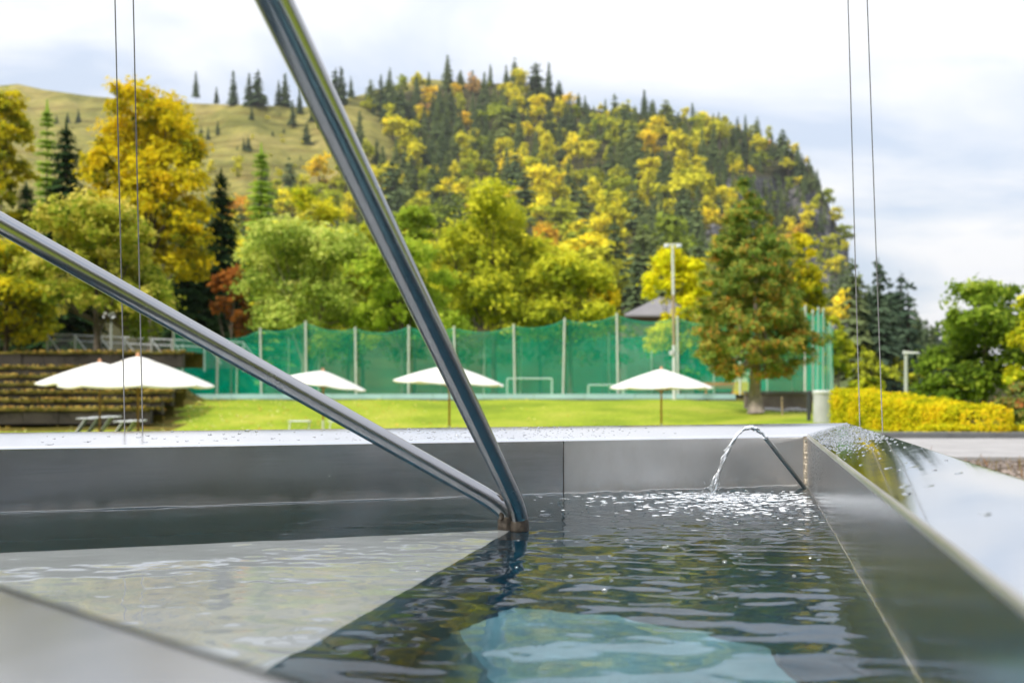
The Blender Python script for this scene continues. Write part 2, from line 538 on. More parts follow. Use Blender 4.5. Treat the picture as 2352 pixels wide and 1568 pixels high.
M['lawn'] = grassmat('lawn_grass', (0.155, 0.225, 0.018), (0.265, 0.34, 0.024), (0.40, 0.40, 0.06), 0.33, 9.0)
M['tread_grass'] = grassmat('terrace_grass', (0.06, 0.055, 0.012), (0.12, 0.105, 0.02), (0.20, 0.14, 0.03), 1.1, 6.0)
M['soil'] = grassmat('soil', (0.045, 0.035, 0.025), (0.10, 0.075, 0.055), (0.17, 0.14, 0.11), 5.0, 40.0)

# mountain: meadow, forest floor and rock by what grows there
m, nt, out = mat('mountain_ground')
L = nt.links.new
b = N(nt, 'ShaderNodeBsdfPrincipled', Roughness=0.95); b.inputs['Specular IOR Level'].default_value = 0.1
tc = N(nt, 'ShaderNodeTexCoord')
n1 = N(nt, 'ShaderNodeTexNoise', Scale=0.012, Detail=8.0, Roughness=0.62); L(tc.outputs['Object'], n1.inputs['Vector'])
n1b = N(nt, 'ShaderNodeTexNoise', Scale=0.09, Detail=6.0, Roughness=0.65); L(tc.outputs['Object'], n1b.inputs['Vector'])
wv = N(nt, 'ShaderNodeTexNoise', Scale=0.05, Detail=4.0); mpw = N(nt, 'ShaderNodeMapping'); mpw.inputs['Scale'].default_value = (0.35, 0.35, 3.2); L(tc.outputs['Object'], mpw.inputs[0]); L(mpw.outputs[0], wv.inputs['Vector'])
rm = ramp(nt, [(0.32, (0.15, 0.155, 0.035)), (0.5, (0.26, 0.24, 0.065)), (0.68, (0.33, 0.27, 0.10))]); L(n1.outputs['Fac'], rm.inputs[0])
rmb = ramp(nt, [(0.3, (0.66, 0.68, 0.66)), (0.7, (1.25, 1.2, 1.15))]); L(n1b.outputs['Fac'], rmb.inputs[0])
mm0 = N(nt, 'ShaderNodeMixRGB', blend_type='MULTIPLY'); mm0.inputs['Fac'].default_value = 1
L(rm.outputs[0], mm0.inputs['Color1']); L(rmb.outputs[0], mm0.inputs['Color2'])
rmw = ramp(nt, [(0.38, (0.74, 0.68, 0.62)), (0.5, (1.0, 1.0, 1.0)), (0.66, (1.14, 1.12, 1.1))]); L(wv.outputs['Fac'], rmw.inputs[0])
mm = N(nt, 'ShaderNodeMixRGB', blend_type='MULTIPLY'); mm.inputs['Fac'].default_value = 1
L(mm0.outputs[0], mm.inputs['Color1']); L(rmw.outputs[0], mm.inputs['Color2'])
af = N(nt, 'ShaderNodeAttribute'); af.attribute_name = 'forest'
ar = N(nt, 'ShaderNodeAttribute'); ar.attribute_name = 'rock'
fl = ramp(nt, [(0.35, (0.030, 0.034, 0.014)), (0.65, (0.085, 0.075, 0.025))]); L(n1b.outputs['Fac'], fl.inputs[0])
mf = N(nt, 'ShaderNodeMixRGB'); L(af.outputs['Fac'], mf.inputs['Fac']); L(mm.outputs[0], mf.inputs['Color1']); L(fl.outputs[0], mf.inputs['Color2'])
mpr = N(nt, 'ShaderNodeMapping'); mpr.inputs['Scale'].default_value = (0.06, 0.06, 0.012); L(tc.outputs['Object'], mpr.inputs[0])
nr = N(nt, 'ShaderNodeTexNoise', Scale=2.2, Detail=10.0, Roughness=0.74); L(mpr.outputs[0], nr.inputs['Vector'])
rr = ramp(nt, [(0.36, (0.025, 0.027, 0.034)), (0.48, (0.085, 0.087, 0.095)), (0.58, (0.20, 0.19, 0.18)), (0.66, (0.34, 0.32, 0.30)), (0.76, (0.14, 0.11, 0.08))]); L(nr.outputs['Fac'], rr.inputs[0])
mr = N(nt, 'ShaderNodeMixRGB'); L(ar.outputs['Fac'], mr.inputs['Fac']); L(mf.outputs[0], mr.inputs['Color1']); L(rr.outputs[0], mr.inputs['Color2'])
L(mr.outputs[0], b.inputs['Base Color'])
bp = N(nt, 'ShaderNodeBump', Strength=0.8, Distance=3.0); L(nr.outputs['Fac'], bp.inputs['Height']); L(bp.outputs[0], b.inputs['Normal'])
L(b.outputs[0], out.inputs[0])
M['mountain'] = m
M['far_wood'] = grassmat('wooded_slope', (0.022, 0.035, 0.012), (0.05, 0.065, 0.02), (0.11, 0.10, 0.025), 0.03, 0.12)

# ------------------------------------------------------------------ the basin
D2 = np.array([0.949, 0.314]); D2 /= np.linalg.norm(D2)      # along the far wall
D1 = np.array([0.235, 0.972]); D1 /= np.linalg.norm(D1)      # along the right wall
CI = np.array([1.097, 3.71])                                 # inner corner between them
N3 = np.array([0.665, 0.747]); N3 /= np.linalg.norm(N3)
C3 = 0.3335
WZ = EYE - 0.346        # water level
RZI = EYE - 0.158       # inner edge of the rim
RZO = EYE - 0.120       # outer edge
FLZ = 1.10
GZ = 1.0


def cut(p, d):
    t = (C3 - N3 @ p) / (N3 @ d)
    return p + d * t


TRI = [CI, cut(CI, -D1), cut(CI, -D2)]      # corner, corner nearest the camera, far left corner


def offset_tri(u):
    """triangle pushed outward by u"""
    out = []
    n = 3
    ctr = sum(TRI) / 3
    lines = []
    for i in range(n):
        a, c = TRI[i], TRI[(i + 1) % n]
        d = (c - a) / np.linalg.norm(c - a)
        nn = np.array([d[1], -d[0]])
        if nn @ (a - ctr) < 0: nn = -nn
        lines.append((a + nn * u, d))
    for i in range(n):
        p, d = lines[i - 1]; q, e = lines[i]
        A = np.array([[d[0], -e[0]], [d[1], -e[1]]])
        s = np.linalg.solve(A, q - p)
        out.append(p + d * s[0])
    return out


basin = empty('water_basin', (0.0, 2.0, GZ))
tag(basin, 'triangular stainless steel wading basin with wide sloping rim', 'basin')


def side(i, t0, t1, name, matr, prof, flat=0.0):
    """a strip of one side of the basin: profile (u outward, z), from fraction t0 to t1 along the side"""
    vs, fs = [], []
    for (u, z) in prof:
        T = offset_tri(u)
        a, c = T[i], T[(i + 1) % 3]
        for k in range(9):
            t = t0 + (t1 - t0) * k / 8
            p = a + (c - a) * t
            vs.append((p[0], p[1] - 2.0, z - GZ - flat * max(0.0, u) / W * (RZO - RZI)))
    n = len(prof)
    for r_ in range(n - 1):
        for k in range(8):
            fs.append((r_ * 9 + k, r_ * 9 + k + 1, (r_ + 1) * 9 + k + 1, (r_ + 1) * 9 + k))
    mb = MB(); mb.add(vs, fs)
    o = mb.build(name, matr, basin, smooth=True, auto=40)
    return o


rad = 0.007
W = 0.175
wallprof = [(0.0, FLZ), (0.0, WZ - 0.1), (0.0, WZ), (0.0, RZI - rad * 1.2)]
foldprof = [(0.0, RZI - rad * 1.2), (rad * 0.12, RZI - rad * 0.55), (rad * 0.45, RZI - rad * 0.12), (rad * 1.1, RZI + 0.0018)]
tilt = (RZO - RZI) / W
rimprof = [(rad * 1.1, RZI + 0.0018), (W * 0.5, RZI + tilt * W * 0.5), (W - rad, RZO - tilt * rad), (W - rad * 0.4, RZO - 0.0016), (W, RZO - rad)]
outprof = [(W, RZO - rad), (W, RZO - 0.35), (W, GZ - 0.05)]
# sides: 0 = right wall, 1 = near wall (under the camera), 2 = far wall; the far wall is two sheets with a seam
tseam = 0.735
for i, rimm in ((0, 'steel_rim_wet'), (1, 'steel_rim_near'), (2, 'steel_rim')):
    if i == 2:
        side(i, 0.0, tseam - 0.0006, 'wall_sheet', M['steel_wall_shaded'], wallprof)
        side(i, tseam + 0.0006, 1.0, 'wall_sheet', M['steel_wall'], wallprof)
    else:
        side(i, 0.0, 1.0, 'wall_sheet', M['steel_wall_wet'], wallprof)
    side(i, 0.0, 1.0, 'rim_fold', M['steel_rim'] if i == 2 else M['steel_wall'], foldprof)
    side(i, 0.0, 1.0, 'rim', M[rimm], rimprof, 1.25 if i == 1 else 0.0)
    side(i, 0.0, 1.0, 'outer_sheet', M['steel_wall'], outprof)
# floor
T = offset_tri(0.0)
mb = MB()
mb.add([(p[0], p[1] - 2.0, FLZ - GZ) for p in T], [(0, 2, 1)])
mb.build('floor', M['steel_floor'], basin)
# seam: a backing strip in the joint, and the weld beads in the corner
seamp = TRI[2] + (TRI[0] - TRI[2]) * tseam
seamp = seamp + np.array([-0.314, 0.949]) * 0.0015
mb = MB()
mb.tube([(seamp[0], seamp[1] - 2, FLZ - GZ), (seamp[0], seamp[1] - 2, RZI - GZ - 0.01)], 0.0016, 8)
mb.build('seam', M['scale_dark'], basin)
bis = -(np.array([0.972, -0.235]) + np.array([-0.314, 0.949])); bis /= np.linalg.norm(bis)
mb = MB()
pts, rr_ = [], []
for k in range(46):
    z = WZ - 0.1 + (RZI - WZ + 0.095) * k / 45
    q = CI + bis * 0.004 + np.array([rng.normal(0, 0.0004), rng.normal(0, 0.0004)])
    pts.append((q[0], q[1] - 2, z - GZ)); rr_.append(0.0085 + rng.normal(0, 0.0003))
mb.tube(pts, rr_, 10)
mb.build('weld_bead', M['weld'], basin, smooth=True)
# mitre weld across the rim corner
O = offset_tri(W)[0]
mb = MB()
pts = []
for k in range(24):
    t = k / 23
    q = CI + (O - CI) * (0.03 + 0.95 * t)
    z = RZI + (RZO - RZI) * (0.03 + 0.95 * t)
    pts.append((q[0], q[1] - 2, z - GZ + 0.0003))
mb.tube(pts, 0.0011, 6)
mb.build('mitre_weld', M['steel_rim'], basin, smooth=True)

# platform in the middle, just under the surface
PA = np.array([0.0, 2.52])
CH = 0.786
def line_pt(n1, c1, n2, c2):
    return np.linalg.solve(np.array([n1, n2]), np.array([c1, c2]))
nR = np.array([D1[1], -D1[0]]); nB = np.array([-D2[1], D2[0]])
cR, cB = nR @ PA, nB @ PA
PB = line_pt(nB, cB, N3, C3 + 0.33)
PC = line_pt(nR, cR, N3, C3 + 0.33)
PZ = WZ - 0.007
mb = MB()
top = [(PA[0], PA[1] - 2, PZ - GZ), (PB[0], PB[1] - 2, PZ - GZ), (PC[0], PC[1] - 2, PZ - GZ)]
bot = [(x, y, FLZ - GZ + 0.002) for x, y, z in top]
mb.add(top + bot, [(0, 1, 2), (0, 3, 4, 1), (1, 4, 5, 2), (2, 5, 3, 0)])
mb.m[1:] = [1, 1, 1]
mb.build('platform', [M['platform'], M['steel_floor']], basin)
# a lower tread near the camera
poly = [(-0.09, 1.68), (0.0, 1.83), (0.19, 1.79), (0.40, 1.57), (0.42, 0.95), (0.12, 0.80)]
mb = MB()
zt = WZ - 0.22
n = len(poly)
pc_ = np.mean(np.array(poly), axis=0)
low = [tuple(np.array(p) + (np.array(p) - pc_) / np.linalg.norm(np.array(p) - pc_) * 0.17) for p in poly]
low = [(min(x, CI[0] - 0.02 - (CI[1] - y) * D1[0] / D1[1]), y) for x, y in low]
mb.add([(x, y - 2, zt - GZ) for x, y in poly] + [(x, y - 2, FLZ - GZ + 0.002) for x, y in low],
       [tuple(range(n))[::-1]] + [(i, (i + 1) % n, n + (i + 1) % n, n + i) for i in range(n)])
mb.build('tread', [M['tread'], M['steel_floor']], basin)

# ------------------------------------------------------------------ water
SP_TIP = P(1757, 1003, 3.45)
SP_LAND = np.array([(1632 - 1176) / F * 3.31, 3.31, WZ])


nR_ = np.array([D1[1], -D1[0]])


def wave(X, Y):
    z = np.zeros_like(X)
    r2 = np.random.default_rng(5)
    dj = np.hypot((X - SP_LAND[0] - 0.04) * 0.82, np.where(Y < SP_LAND[1], (Y - SP_LAND[1]) * 0.62, Y - SP_LAND[1]))
    near = 0.42 + 0.95 * np.exp(-np.clip(Y - 0.95, 0, None) / 0.5)
    calm = 0.28 + 0.72 * sstep(-0.9, 0.25, X - 0.24 * (Y - 2.5))
    patch = 0.9 + 0.55 * (np.sin(X * 5.1 + 1.3 * np.sin(Y * 3.7 + 0.5)) * np.sin(Y * 4.3 + 1.1 * np.sin(X * 4.1 + 2.0)) + 0.5 * np.sin(X * 9.7 + Y * 3.1 + 0.7))
    for k in range(34):
        lam = 0.075 + 0.17 * r2.random() ** 1.2
        ang = r2.normal(math.radians(86), 0.5)
        ph = r2.random() * 6.283
        amp = 0.0088 * lam / 6.283 * r2.uniform(0.5, 1.2)
        z += amp * calm * near * patch * 1.9 * np.sin(6.283 / lam * (X * math.cos(ang) + Y * math.sin(ang)) + ph)
    # rings spreading from the falling jet
    for k in range(5):
        lam = 0.035 + 0.013 * k
        cx, cy = SP_LAND[0] + r2.normal(0, 0.03), SP_LAND[1] + r2.normal(0, 0.03)
        d = np.hypot(X - cx, Y - cy)
        z += 0.022 * lam / 6.283 * np.exp(-d / 0.55) * 2.2 * np.sin(6.283 / lam * d + r2.random() * 6)
    ch = np.exp(-(dj / 0.36) ** 2)
    for k in range(40):
        lam = 0.022 + 0.075 * r2.random() ** 1.5
        ang = r2.random() * 6.283
        z += ch * 0.062 * lam / 6.283 * np.sin(6.283 / lam * (X * math.cos(ang) + Y * math.sin(ang)) + r2.random() * 6.283)
    far = np.exp(-np.clip(dj - 0.22, 0, None) / 0.45)
    sp_ = np.sin(X * 31 + 2.1 * np.sin(Y * 13)) * np.sin(Y * 27 + 1.7 * np.sin(X * 17 + 1)) + 0.6 * np.sin(X * 53 + Y * 19) * np.sin(Y * 41 - X * 11)
    spark = 0.35 + 2.6 * np.clip(sp_ - 0.25, 0, 1) ** 1.3
    for k in range(36):
        lam = 0.03 + 0.045 * r2.random()
        ang = r2.normal(math.radians(85), 0.8)
        z += far * spark * 0.020 * lam / 6.283 * np.sin(6.283 / lam * (X * math.cos(ang) + Y * math.sin(ang)) + r2.random() * 6.283)
    for k in range(30):
        lam = 0.024 + 0.04 * r2.random()
        ang = r2.normal(math.radians(88), 0.55)
        z += calm * (0.25 + 1.1 * spark) * 0.0056 * lam / 6.283 * np.sin(6.283 / lam * (X * math.cos(ang) + Y * math.sin(ang)) + r2.random() * 6.283)
    # a few separate drip rings
    for (cx, cy) in ((0.14, 1.98), (0.36, 1.72), (0.22, 2.3), (0.52, 2.35)):
        d = np.hypot(X - cx, Y - cy)
        z += 0.0009 * np.exp(-(d / 0.06) ** 2) * np.cos(6.283 * d / 0.022)
    return z, dj, ch


st = 0.0085
T = offset_tri(-0.0005)
lo = np.min(T, axis=0); hi = np.max(T, axis=0)
gx = np.arange(lo[0], hi[0] + st, st); gy = np.arange(lo[1], hi[1] + st, st)
XX, YY = np.meshgrid(gx, gy)
ctr = sum(T) / 3
inside = np.ones_like(XX, dtype=bool)
edge = np.zeros_like(XX)
PXX, PYY = XX.copy(), YY.copy()
for i in range(3):
    a, c = T[i], T[(i + 1) % 3]
    d = (c - a) / np.linalg.norm(c - a); nn = np.array([d[1], -d[0]])
    if nn @ (a - ctr) < 0: nn = -nn
    s = (XX - a[0]) * nn[0] + (YY - a[1]) * nn[1]
    inside &= s < st * 1.2
    s2 = (PXX - a[0]) * nn[0] + (PYY - a[1]) * nn[1]
    s2 = np.clip(s2, 0, None)
    edge = np.maximum(edge, (s2 > 0).astype(float))
    PXX -= s2 * nn[0]; PYY -= s2 * nn[1]
zz, dj, ch = wave(PXX, PYY)
rough = 0.012 + 0.9 * np.exp(-(dj / 0.36) ** 2) + 0.10 * np.exp(-dj / 0.4)
idx = -np.ones(XX.shape, dtype=int)
idx[inside] = np.arange(inside.sum())
q = np.stack([idx[:-1, :-1], idx[:-1, 1:], idx[1:, 1:], idx[1:, :-1]], -1).reshape(-1, 4)
q = q[(q >= 0).all(1)]
V = np.stack([PXX[inside], PYY[inside], WZ + zz[inside]], -1)
wo = link('water', mesh_np('water', V, q, M['water'], smooth=True, vattr={'rough': rough[inside]}))
tag(wo, kind='structure')
mb = MB()
mp_ = [TRI[2] + (TRI[0] - TRI[2]) * t - np.array([-0.314, 0.949]) * 0.0012 for t in np.linspace(0.02, 0.99, 160)]
mw_ = wave(np.array([p[0] for p in mp_]), np.array([p[1] for p in mp_]))[0]
mb.tube([(p[0], p[1], WZ + 0.0012 + z_ * 1.5 + 0.0012 * math.sin(k * 0.31) * math.sin(k * 0.083)) for k, (p, z_) in enumerate(zip(mp_, mw_))], 0.0021, 7)
mo_ = mb.build('meniscus', M['drop'], wo, smooth=True)
mb = MB()
mp_ = [TRI[1] + (TRI[0] - TRI[1]) * t - nR_ * 0.0012 for t in np.linspace(0.02, 0.99, 160)]
mw_ = wave(np.array([p[0] for p in mp_]), np.array([p[1] for p in mp_]))[0]
mb.tube([(p[0], p[1], WZ + 0.0008 + z_ * 1.2 + 0.0008 * math.sin(k * 0.27) * math.sin(k * 0.071)) for k, (p, z_) in enumerate(zip(mp_, mw_))], 0.0011, 7)
mb.build('meniscus', M['drop'], wo, smooth=True)


# ------------------------------------------------------------------ handrail
def curve_pts(p0, p1, p2, n=8):
    return [tuple((1 - t) ** 2 * np.array(p0) + 2 * t * (1 - t) * np.array(p1) + t * t * np.array(p2)) for t in np.linspace(0, 1, n)]


rail = empty('handrail', (PA[0], PA[1], PZ))
tag(rail, 'bent stainless steel handrail rising in a V from the platform tip', 'handrail')
TR = 0.0228


def rel(p):
    return (p[0] - PA[0], p[1] - PA[1], p[2] - PZ)


A0 = np.array([PA[0] + 0.018, PA[1] - 0.008, PZ])
knee = A0 + np.array([-0.004, -0.004, 0.062])
rt = P(630, 0, 1.262)
dirr = (rt - knee)
far_r = knee + dirr * 1.90
pts = [A0 - np.array([0, 0, 0.02]), A0 + np.array([0, 0, 0.02])] + curve_pts(A0 + np.array([0, 0, 0.03]), knee, knee + dirr * 0.06)
pts += [knee + dirr * t for t in np.linspace(0.1, 1.75, 22)]
endp = knee + dirr * 1.86
pts += curve_pts(knee + dirr * 1.78, endp, (endp[0] - 0.01, endp[1] - 0.02, endp[2] - 0.12))
pts += [(endp[0] - 0.012, endp[1] - 0.024, z) for z in (endp[2] - 0.2, 2.4, 1.7, GZ)]
mb = MB(); mb.tube([rel(p) for p in pts], TR, 24)
mb.build('rail', M['steel_tube'], rail, smooth=True, auto=50)
B0 = np.array([PA[0] - 0.012, PA[1] + 0.004, PZ])
kneeb = B0 + np.array([-0.012, 0, 0.066])
lt = P(0, 512, 2.154)
dirl = lt - kneeb
pts = [B0 - np.array([0, 0, 0.02]), B0 + np.array([0, 0, 0.03])] + curve_pts(B0 + np.array([0, 0, 0.04]), kneeb, kneeb + dirl * 0.05)
pts += [kneeb + dirl * t for t in np.linspace(0.08, 1.42, 20)]
endp = kneeb + dirl * 1.5
pts += curve_pts(kneeb + dirl * 1.44, endp, (endp[0] - 0.02, endp[1] - 0.005, endp[2] - 0.1))
pts += [(endp[0] - 0.022, endp[1] - 0.006, z) for z in (endp[2] - 0.2, 2.0, PZ)]
mb = MB(); mb.tube([rel(p) for p in pts], TR, 24)
mb.build('rail', M['steel_tube'], rail, smooth=True, auto=50)
mb = MB()
mb.lathe([(0.0245, -0.01), (0.0247, 0.012), (0.0242, 0.026), (0.0231, 0.034)], 20, rel(A0))
mb.lathe([(0.0245, -0.01), (0.0247, 0.014), (0.0242, 0.03), (0.0231, 0.04)], 20, rel(B0))
mb.build('scale_collar', M['scale_dark'], rail, smooth=True)
mb = MB()
wp = (kneeb + np.array([-0.004, -0.012, 0.008]))
pts = [wp + np.array([0.003 * math.sin(k * 1.3), -0.001 * k, -0.010 * k + 0.03]) for k in range(8)]
mb.tube([rel(p) for p in pts], [0.003, 0.006, 0.008, 0.007, 0.009, 0.007, 0.008, 0.005], 8)
mb.build('weld_bead', M['scale_dark'], rail, smooth=True)

# ------------------------------------------------------------------ tension cables
def cable(pa, pb, z1, label):
    d = (pb - pa) / (pa[2] - pb[2])
    top = pa - d * (z1 - pa[2])
    bot = pb + d * (pb[2] - GZ)
    o = empty('tension_cable', tuple(bot)); tag(o, label, 'cable', 'thin steel cables strung beside the basin')
    mb = MB(); mb.tube([tuple(bot * 0), tuple((top - bot) * 0.5), tuple(top - bot)], 0.0021, 8)
    mb.build('wire', M['cable'], o, smooth=True)
    mb = MB(); mb.tube([(0, 0, 0.0), (0, 0, 0.05), (0, 0, 0.06)], [0.012, 0.012, 0.005], 10)
    mb.build('ground_fitting', M['galv'], o)


cable(P(264, 0, 3.22), P(287, 1010, 3.22), 4.8, 'thin steel cable by the far rim, leftmost of all four cables')
cable(P(306, 0, 3.24), P(328, 1005, 3.24), 4.8, 'thin steel cable by the far rim, second from the left edge')
cable(P(1948, 0, 3.86), P(1975, 975, 3.86), 5.2, 'thin steel cable by the basin corner, nearer the cliff')
cable(P(1992, 0, 3.78), P(2027, 985, 3.78), 5.2, 'thin steel cable in front of the hedge, rightmost of all four cables')

# ------------------------------------------------------------------ spout, jet, splash, bubbles, droplets
sb = np.array([CI[0] - 0.012, CI[1] - 0.07, WZ - 0.02])
spout = empty('water_spout', tuple(sb)); tag(spout, 'slanting steel spout pipe in the basin corner', 'spout')
dv = SP_TIP - sb
mb = MB(); mb.tube([tuple(dv * t) for t in np.linspace(-0.1, 0.985, 10)], 0.0083, 14)
mb.build('pipe', M['steel_pipe'], spout, smooth=True, auto=50)
mb = MB(); mb.tube([tuple(dv * 0.978), tuple(dv * 0.99), tuple(dv * 1.004)], [0.0092, 0.0096, 0.0090], 14)
mb.build('nozzle', M['steel_rim'], spout, smooth=True, auto=50)

jp, jr = [], []
c_ = (SP_TIP[2] - WZ) / 0.44; b_ = 0.56 * c_
for k in range(64):
    s = k / 63
    p = SP_TIP + (SP_LAND - SP_TIP) * s
    z = SP_TIP[2] + b_ * s - c_ * s * s
    w = 0.0062 + 0.0045 * s * (1.6 - s)
    w *= 1 + 0.5 * mnoise.noise(Vector((s * 9, 3.2, 0.4))) * (0.3 + s) + 0.35 * mnoise.noise(Vector((s * 26, 8.2, 1.4))) * s
    jp.append((p[0] + 0.006 * s * mnoise.noise(Vector((s * 8, 1, 0))), p[1] + 0.004 * mnoise.noise(Vector((s * 8, 4, 0))), z + 0.003 * mnoise.noise(Vector((s * 12, 0, 5)))))
    jr.append(max(0.003, w))
mb = MB()
for q_ in range(4):
    pts, rr1 = [], []
    for k, (p, r_) in enumerate(zip(jp, jr)):
        s_ = k / 63
        a_ = q_ * 1.57 + s_ * 5 + 3.5 * mnoise.noise(Vector((s_ * 6, q_ * 5.1, 2)))
        o_ = (0.0016 + 0.0095 * s_) * (0.6 + 0.9 * abs(mnoise.noise(Vector((s_ * 14, q_ * 3.3, 7)))))
        pts.append(tuple(np.array(p) - SP_TIP + np.array([math.cos(a_) * o_, math.sin(a_) * o_ * 0.6, math.sin(a_ * 1.3) * o_ * 0.8])))
        bead = 1.0 if s_ < 0.35 else max(0.10, min(1.25, 0.75 + 1.6 * (s_ - 0.2) * mnoise.noise(Vector((s_ * 22, q_ * 9.3, 11)))))
        rr1.append(r_ * (0.58 + 0.5 * mnoise.noise(Vector((s_ * 30, q_ * 7.7, 1)))) * bead)
    mb.tube(pts, rr1, 9)
mb.v = [tuple(np.array(v) + 0.0022 * np.array(mnoise.noise_vector(Vector(v) * 130))) for v in mb.v]
jet = mb.build('water_jet', M['drop'], None, smooth=True)
jet.location = tuple(SP_TIP)
tag(jet, 'clear arc of water pouring from the spout into the basin', 'water jet')


def domes(name, spots, matr, label, flat=0.45, n=8):
    """many small drops joined: spots of (x, y, z, rx, ry, normal)"""
    base, bf = [], []
    rings = [(1.0, 0.0), (0.86, 0.55), (0.45, 0.9)]
    for rr1, zz1 in rings:
        for k in range(n):
            a = 2 * math.pi * k / n
            base.append((rr1 * math.cos(a), rr1 * math.sin(a), zz1))
    base.append((0, 0, 1.0))
    for i in range(2):
        for k in range(n):
            k2 = (k + 1) % n
            bf.append((i * n + k, i * n + k2, (i + 1) * n + k2)); bf.append((i * n + k, (i + 1) * n + k2, (i + 1) * n + k))
    for k in range(n):
        bf.append((2 * n + k, 2 * n + (k + 1) % n, 3 * n))
    base = np.array(base); bf = np.array(bf)
    Vs, Fs = [], []
    for (c, rx, ry, nv, ang) in spots:
        nv = np.array(nv) / np.linalg.norm(nv)
        t = np.cross(nv, (0.0, 0.0, 1.0))
        if np.linalg.norm(t) < 1e-3: t = np.array([1.0, 0, 0])
        t /= np.linalg.norm(t)
        u = np.cross(nv, t)
        ca, sa = math.cos(ang), math.sin(ang)
        t, u = t * ca + u * sa, u * ca - t * sa
        h = min(rx, ry) * flat
        Fs.append(bf + len(Vs) * len(base))
        Vs.append(np.array(c) + base[:, :1] * rx * t + base[:, 1:2] * ry * u + base[:, 2:] * h * nv)
    me = mesh_np(name, np.concatenate(Vs), np.concatenate(Fs), matr, smooth=True)
    o = link(name, me)
    tag(o, label, kind='stuff')
    return o


nrm0 = np.array([-tilt * nR[0], -tilt * nR[1], 1.0])
nrm2 = np.array([-tilt * nB[0], -tilt * nB[1], 1.0])


def on_side(i, t, u):
    T = offset_tri(u)
    return T[i] + (T[(i + 1) % 3] - T[i]) * t


spots = []
rg = np.random.default_rng(3)
for k in range(90):                         # scattered flat drops, far rim, left stretch
    t = rg.uniform(0.05, 0.72); u = rg.uniform(0.012, 0.165)
    p = on_side(2, t, u)
    s = rg.uniform(0.002, 0.0065)
    spots.append(((p[0], p[1], RZI + tilt * u + 0.0002), s * rg.uniform(1, 2.2), s, nrm2, rg.uniform(0, 3)))
for k in range(420):                        # spray, far rim near the splash
    t = np.clip(rg.normal(0.66, 0.07), 0.45, 0.86); u = rg.uniform(0.01, 0.165)
    p = on_side(2, t, u)
    s = rg.uniform(0.0012, 0.0036)
    spots.append(((p[0], p[1], RZI + tilt * u + 0.0002), s * rg.uniform(1, 1.8), s, nrm2, rg.uniform(0, 3)))
for k in range(1500):                       # spray, right rim by the corner
    t = abs(rg.normal(0.17, 0.085)) + 0.012; u = rg.uniform(0.010, 0.168)
    if t > 0.45: continue
    p = on_side(0, t, u)
    s = rg.uniform(0.0012, 0.0038)
    spots.append(((p[0], p[1], RZI + tilt * u + 0.0002), s * rg.uniform(1, 2.0), s, nrm0, rg.uniform(0, 3)))
for k in range(26):
    t = rg.uniform(0.3, 0.8); u = rg.uniform(0.02, 0.16)
    p = on_side(0, t, u)
    s = rg.uniform(0.0015, 0.004)
    spots.append(((p[0], p[1], RZI + tilt * u + 0.0002), s * rg.uniform(1, 3.5), s, nrm0, rg.uniform(0, 3)))
for k in range(300):                        # beads clinging to the walls
    t = np.clip(rg.normal(0.66, 0.07), 0.5, 0.82)
    p = on_side(2, t, 0.0)
    s = rg.uniform(0.0009, 0.0022)
    spots.append(((p[0] + nB[0] * -0.0005, p[1] + nB[1] * -0.0005, rg.uniform(WZ + 0.03, RZI - 0.012)), s, s, (-nB[0], -nB[1], 0), 0))
for k in range(350):
    t = np.clip(rg.normal(0.12, 0.05), 0.03, 0.3)
    p = on_side(0, t, 0.0)
    s = rg.uniform(0.0009, 0.0024)
    spots.append(((p[0] - nR[0] * 0.0005, p[1] - nR[1] * 0.0005, rg.uniform(WZ + 0.01, RZI - 0.012)), s, s * 1.4, (-nR[0], -nR[1], 0), 0))
domes('water_droplets', spots, M['drop'], 'spray and rain droplets lying on the steel rims')

# churned surface: tiny domes of froth where the jet lands
spots = []
fr_ = []
for k in range(10000):
    a = rg.uniform(0, 6.283); rr1 = abs(rg.normal(0, 0.33))
    x = SP_LAND[0] + rr1 * math.cos(a) * 1.15 + 0.05; y = SP_LAND[1] - 0.02 + rr1 * math.sin(a) * (0.5 if math.sin(a) > 0 else 1.5)
    if nR @ (np.array([x, y]) - CI) > -0.012 or nB @ (np.array([x, y]) - CI) > -0.06: continue
    fr_.append((x, y, rr1))
fr_ = np.array(fr_)
fz = wave(fr_[:, 0], fr_[:, 1])[0]
for (x, y, rr1), z in zip(fr_, fz):
    s = rg.uniform(0.0012, 0.0036) * (1.2 if rr1 < 0.12 else 0.8)
    spots.append(((x, y, WZ + z - 0.0004), s * rg.uniform(1, 1.7), s, (rg.normal(0, 0.15), rg.normal(0, 0.15), 1), rg.uniform(0, 3)))
domes('splash_froth', spots[::3], M['drop'], 'clear froth of small bubbles around the falling jet', flat=0.9, n=6)
foam_ = []
for (c, a, b, n_, g_) in spots[1::3]:
    dx_, dy_ = c[0] - SP_LAND[0] - 0.05, c[1] - SP_LAND[1] + 0.10
    d_ = math.hypot(dx_ * 0.75, dy_ * (1.6 if dy_ > 0 else 0.75))
    if rg.random() > math.exp(-(d_ / 0.32) ** 2): continue
    k_ = rg.uniform(0.7, 1.5)
    foam_.append((c, rg.uniform(0.004, 0.015) * k_, rg.uniform(0.002, 0.0055) * k_, (0, 0, 1), rg.normal(0, 0.3)))
domes('splash_foam', foam_, M['foam'], 'thin white foam streaks around the falling jet', flat=0.25, n=7)
spots = []
